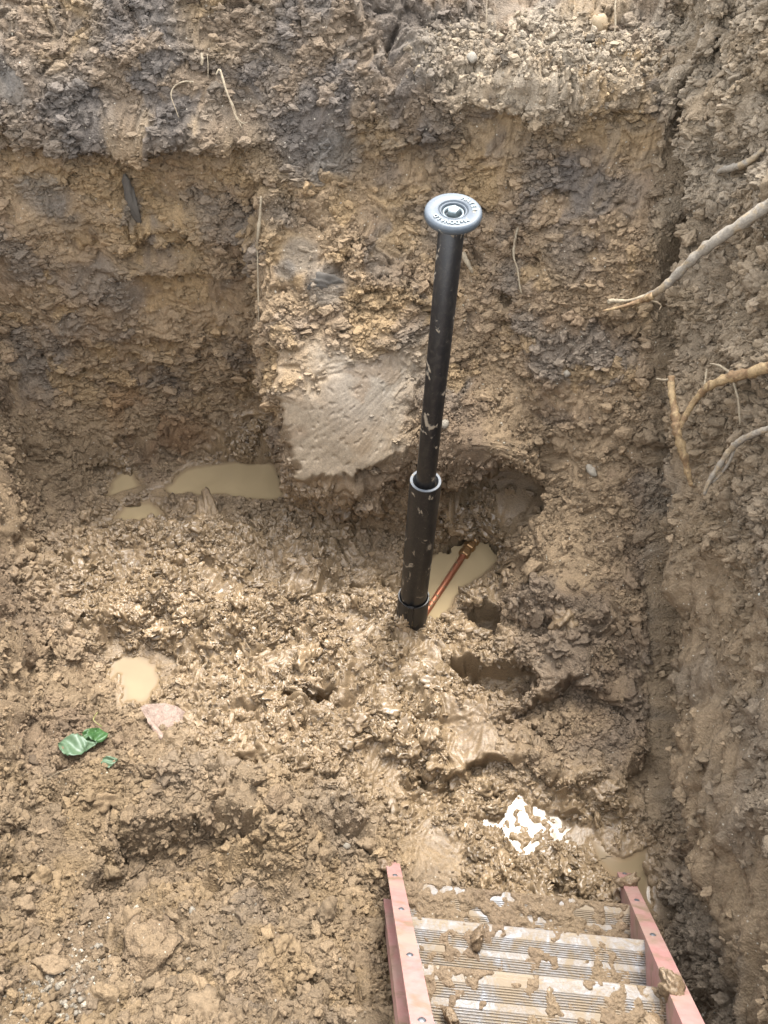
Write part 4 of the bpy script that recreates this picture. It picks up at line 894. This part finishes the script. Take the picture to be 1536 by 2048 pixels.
for i, (px, py) in enumerate([(118,1972),(96,1990),(140,1986),(160,2000),(128,2008),(82,2015),(110,2030),(150,2026),(60,2036),(178,1990),(196,1895),(136,2042)]):
    lump('pebble', px, py, random.Random(i).uniform(.0055, .0095), 'small pale pebble in the gravel patch at the bottom left', 'pebble', M_WHITE, 400 + i, .5, 2, .5, 'pebbles in the gravel patch')
lump('clay_piece', 262, 400, .055, 'dark grey upright clay chip stuck in the left wall face', 'clay', M_GREYCLAY, 51, .15, 3, .3, scale=(.5, .35, 1.5), rot=(0, .05, 0))
lump('clay_piece', 650, 570, .085, 'grey rounded clay lump pressed into the bench face', 'clay', M_GREYCLAY, 52, -.3, 4, .3, scale=(1.3, .5, .6), rot=(.3, .2, .1))
lump('clay_piece', 418, 1036, .075, 'long tan clay shard lying on the mud before the back puddle', 'clay', M_WETCLOD, 53, .1, 4, .3, scale=(.45, 1.5, .45), rot=(.2, .1, .35))
#lump('clay_piece', 215, 216, .09, 'pale flat flake jutting from the dark topsoil band', 'clay', M_CLOD, 54, .2, 4, .4, scale=(1.6, .6, .35), rot=(.2, -.25, 0))
# clods stuck on the ladder
def stuck(pos, size, label, seed, scale=(1, 1, 1), m=M_WETCLOD):
    me = chunk_mesh('mud_clod', seed, m, 'chunk')
    o = bpy.data.objects.new('mud_clod', me); COL.objects.link(o); o.location = pos; o.scale = [size * s for s in scale]; o.rotation_euler = (seed, seed * 2.1, seed * .7); tag(o, label, 'clod'); return o
nfr = (ladder_pt(1, 1) - ladder_pt(1, 0)).normalized().cross(uu).normalized()
stuck(ladder_pt(1, 2.12) + uu * .012 + nfr * .012, .030, 'ragged mud clod stuck on the right ladder rail', 61, (1, 1.5, .8))
stuck(ladder_pt(1, -.62) + uu * .015 + nfr * .012, .034, 'mud lump covering the bottom end of the right ladder rail', 62, (1.2, 1.2, .9), M_WETCLOD)
stuck(ladder_pt(-1, -.42) - uu * .045 + nfr * .004, .026, 'crumbly mud on the bottom of the left ladder rail', 63)
stuck(ladder_pt(-1, 1) + Vector((.17, -.05, .012)), .024, 'dark clod sitting on the middle ladder step', 64, (1.4, 1, .7))
stuck(ladder_pt(-1, 2) + Vector((.06, -.10, .014)), .022, 'flat clod at the left end of the nearest full step', 65, (1.2, 1.2, .5))
stuck(ladder_pt(1, 2) + Vector((-.05, -.07, .014)), .028, 'clod at the right end of the nearest full step', 66, (1.2, 1, .7))

# ------------------------------------------------------------------ green sprig
def leaf_material(name, a_, b_):
    m, n, b = mat(name); tc = nd(n, 'ShaderNodeTexCoord').outputs['Object']; a = noise_node(n, 40, 4, .6, tc)
    n.links.new(mixc(n, ramp(n, a.outputs[0], [(.35, 0), (.65, 1)]), a_, b_), b.inputs['Base Color']); b.inputs['Roughness'].default_value = .45
    return m
M_LEAF = leaf_material('leaf', (.04, .105, .03), (.06, .14, .04)); M_LEAFP = leaf_material('leaf underside', (.085, .145, .075), (.12, .18, .10)); M_STEM = leaf_material('leaf stem', (.30, .30, .10), (.36, .30, .13))
spr0 = Vector(on(176, 1498, .03)); sprig = empty('leaf_sprig', spr0); tag(sprig, 'torn green leaf sprig lying on the mud left of the pink stone', 'leaves')
def leaf(px, py, wdt, lng, ang, lift, tilt, m, seed, fold=.25):
    r = random.Random(seed); c = Vector(on(px, py, lift)); v, f = [], []; nl, nw = 14, 8
    for i in range(nl + 1):
        t = i / nl; wd = wdt * (math.sin(math.pi * min(1, t ** .72)) ** .75) * (1 + .07 * math.sin(i * 2.4)) if 0 < t < 1 else .001
        for j in range(-nw, nw + 1):
            s = j / nw; x_ = (t - .5) * lng - (.10 * lng * abs(s) if t < .2 else 0); y_ = s * wd
            z_ = fold * abs(y_) - .35 * (t - .4) ** 2 * lng + .004 * math.sin(9 * t + 5 * s + seed) + (.0015 if abs(j) == 0 else 0) - .0012 * (abs(((t * 6 + abs(s) * 2) % 1) - .5) < .12)
            v.append(Vector((x_, y_, z_)))
    k = 2 * nw + 1
    for i in range(nl):
        for j in range(2 * nw): f.append((i * k + j, (i + 1) * k + j, (i + 1) * k + j + 1, i * k + j + 1))
    rm = Matrix.Rotation(ang, 4, 'Z') @ Matrix.Rotation(tilt[0], 4, 'X') @ Matrix.Rotation(tilt[1], 4, 'Y'); o = obj('leaf', [c - spr0 + rm @ p for p in v], f, m, sprig)
    sm = o.modifiers.new('thickness', 'SOLIDIFY'); sm.thickness = .0006
    return c
ca = leaf(140, 1492, .040, .088, R(172), .035, (.1, -.2), M_LEAFP, 1); leaf(166, 1508, .022, .07, R(200), .025, (.25, .1), M_LEAFP, 2)
cb = leaf(196, 1466, .034, .06, R(95), .045, (.5, .3), M_LEAF, 3); leaf(192, 1482, .026, .05, R(255), .03, (-.2, .2), M_LEAF, 4); leaf(222, 1521, .018, .05, R(20), .02, (.2, 0), M_LEAFP, 5)
for path in ([(158,1498),(176,1495),(192,1490),(203,1484)], [(182,1500),(192,1494),(204,1482)], [(190,1456),(186,1442),(182,1424)]):
    v, f = tube([Vector(on(px, py, .03)) - spr0 for px, py in path], .0022, 6, .1); obj('stem', v, f, M_STEM, sprig)

# ------------------------------------------------------------------ base colours of every surface scaled down for deeper shade
for m in bpy.data.materials:
    n = m.node_tree; b = n.nodes.get('Principled BSDF')
    if not b: continue
    i = b.inputs['Base Color']
    if i.is_linked: src = i.links[0].from_socket; n.links.new(mixc(n, 1.0, src, (ALBEDO, ALBEDO, ALBEDO), 'MULTIPLY'), i)
    else: i.default_value = [c * ALBEDO for c in i.default_value[:3]] + [1]
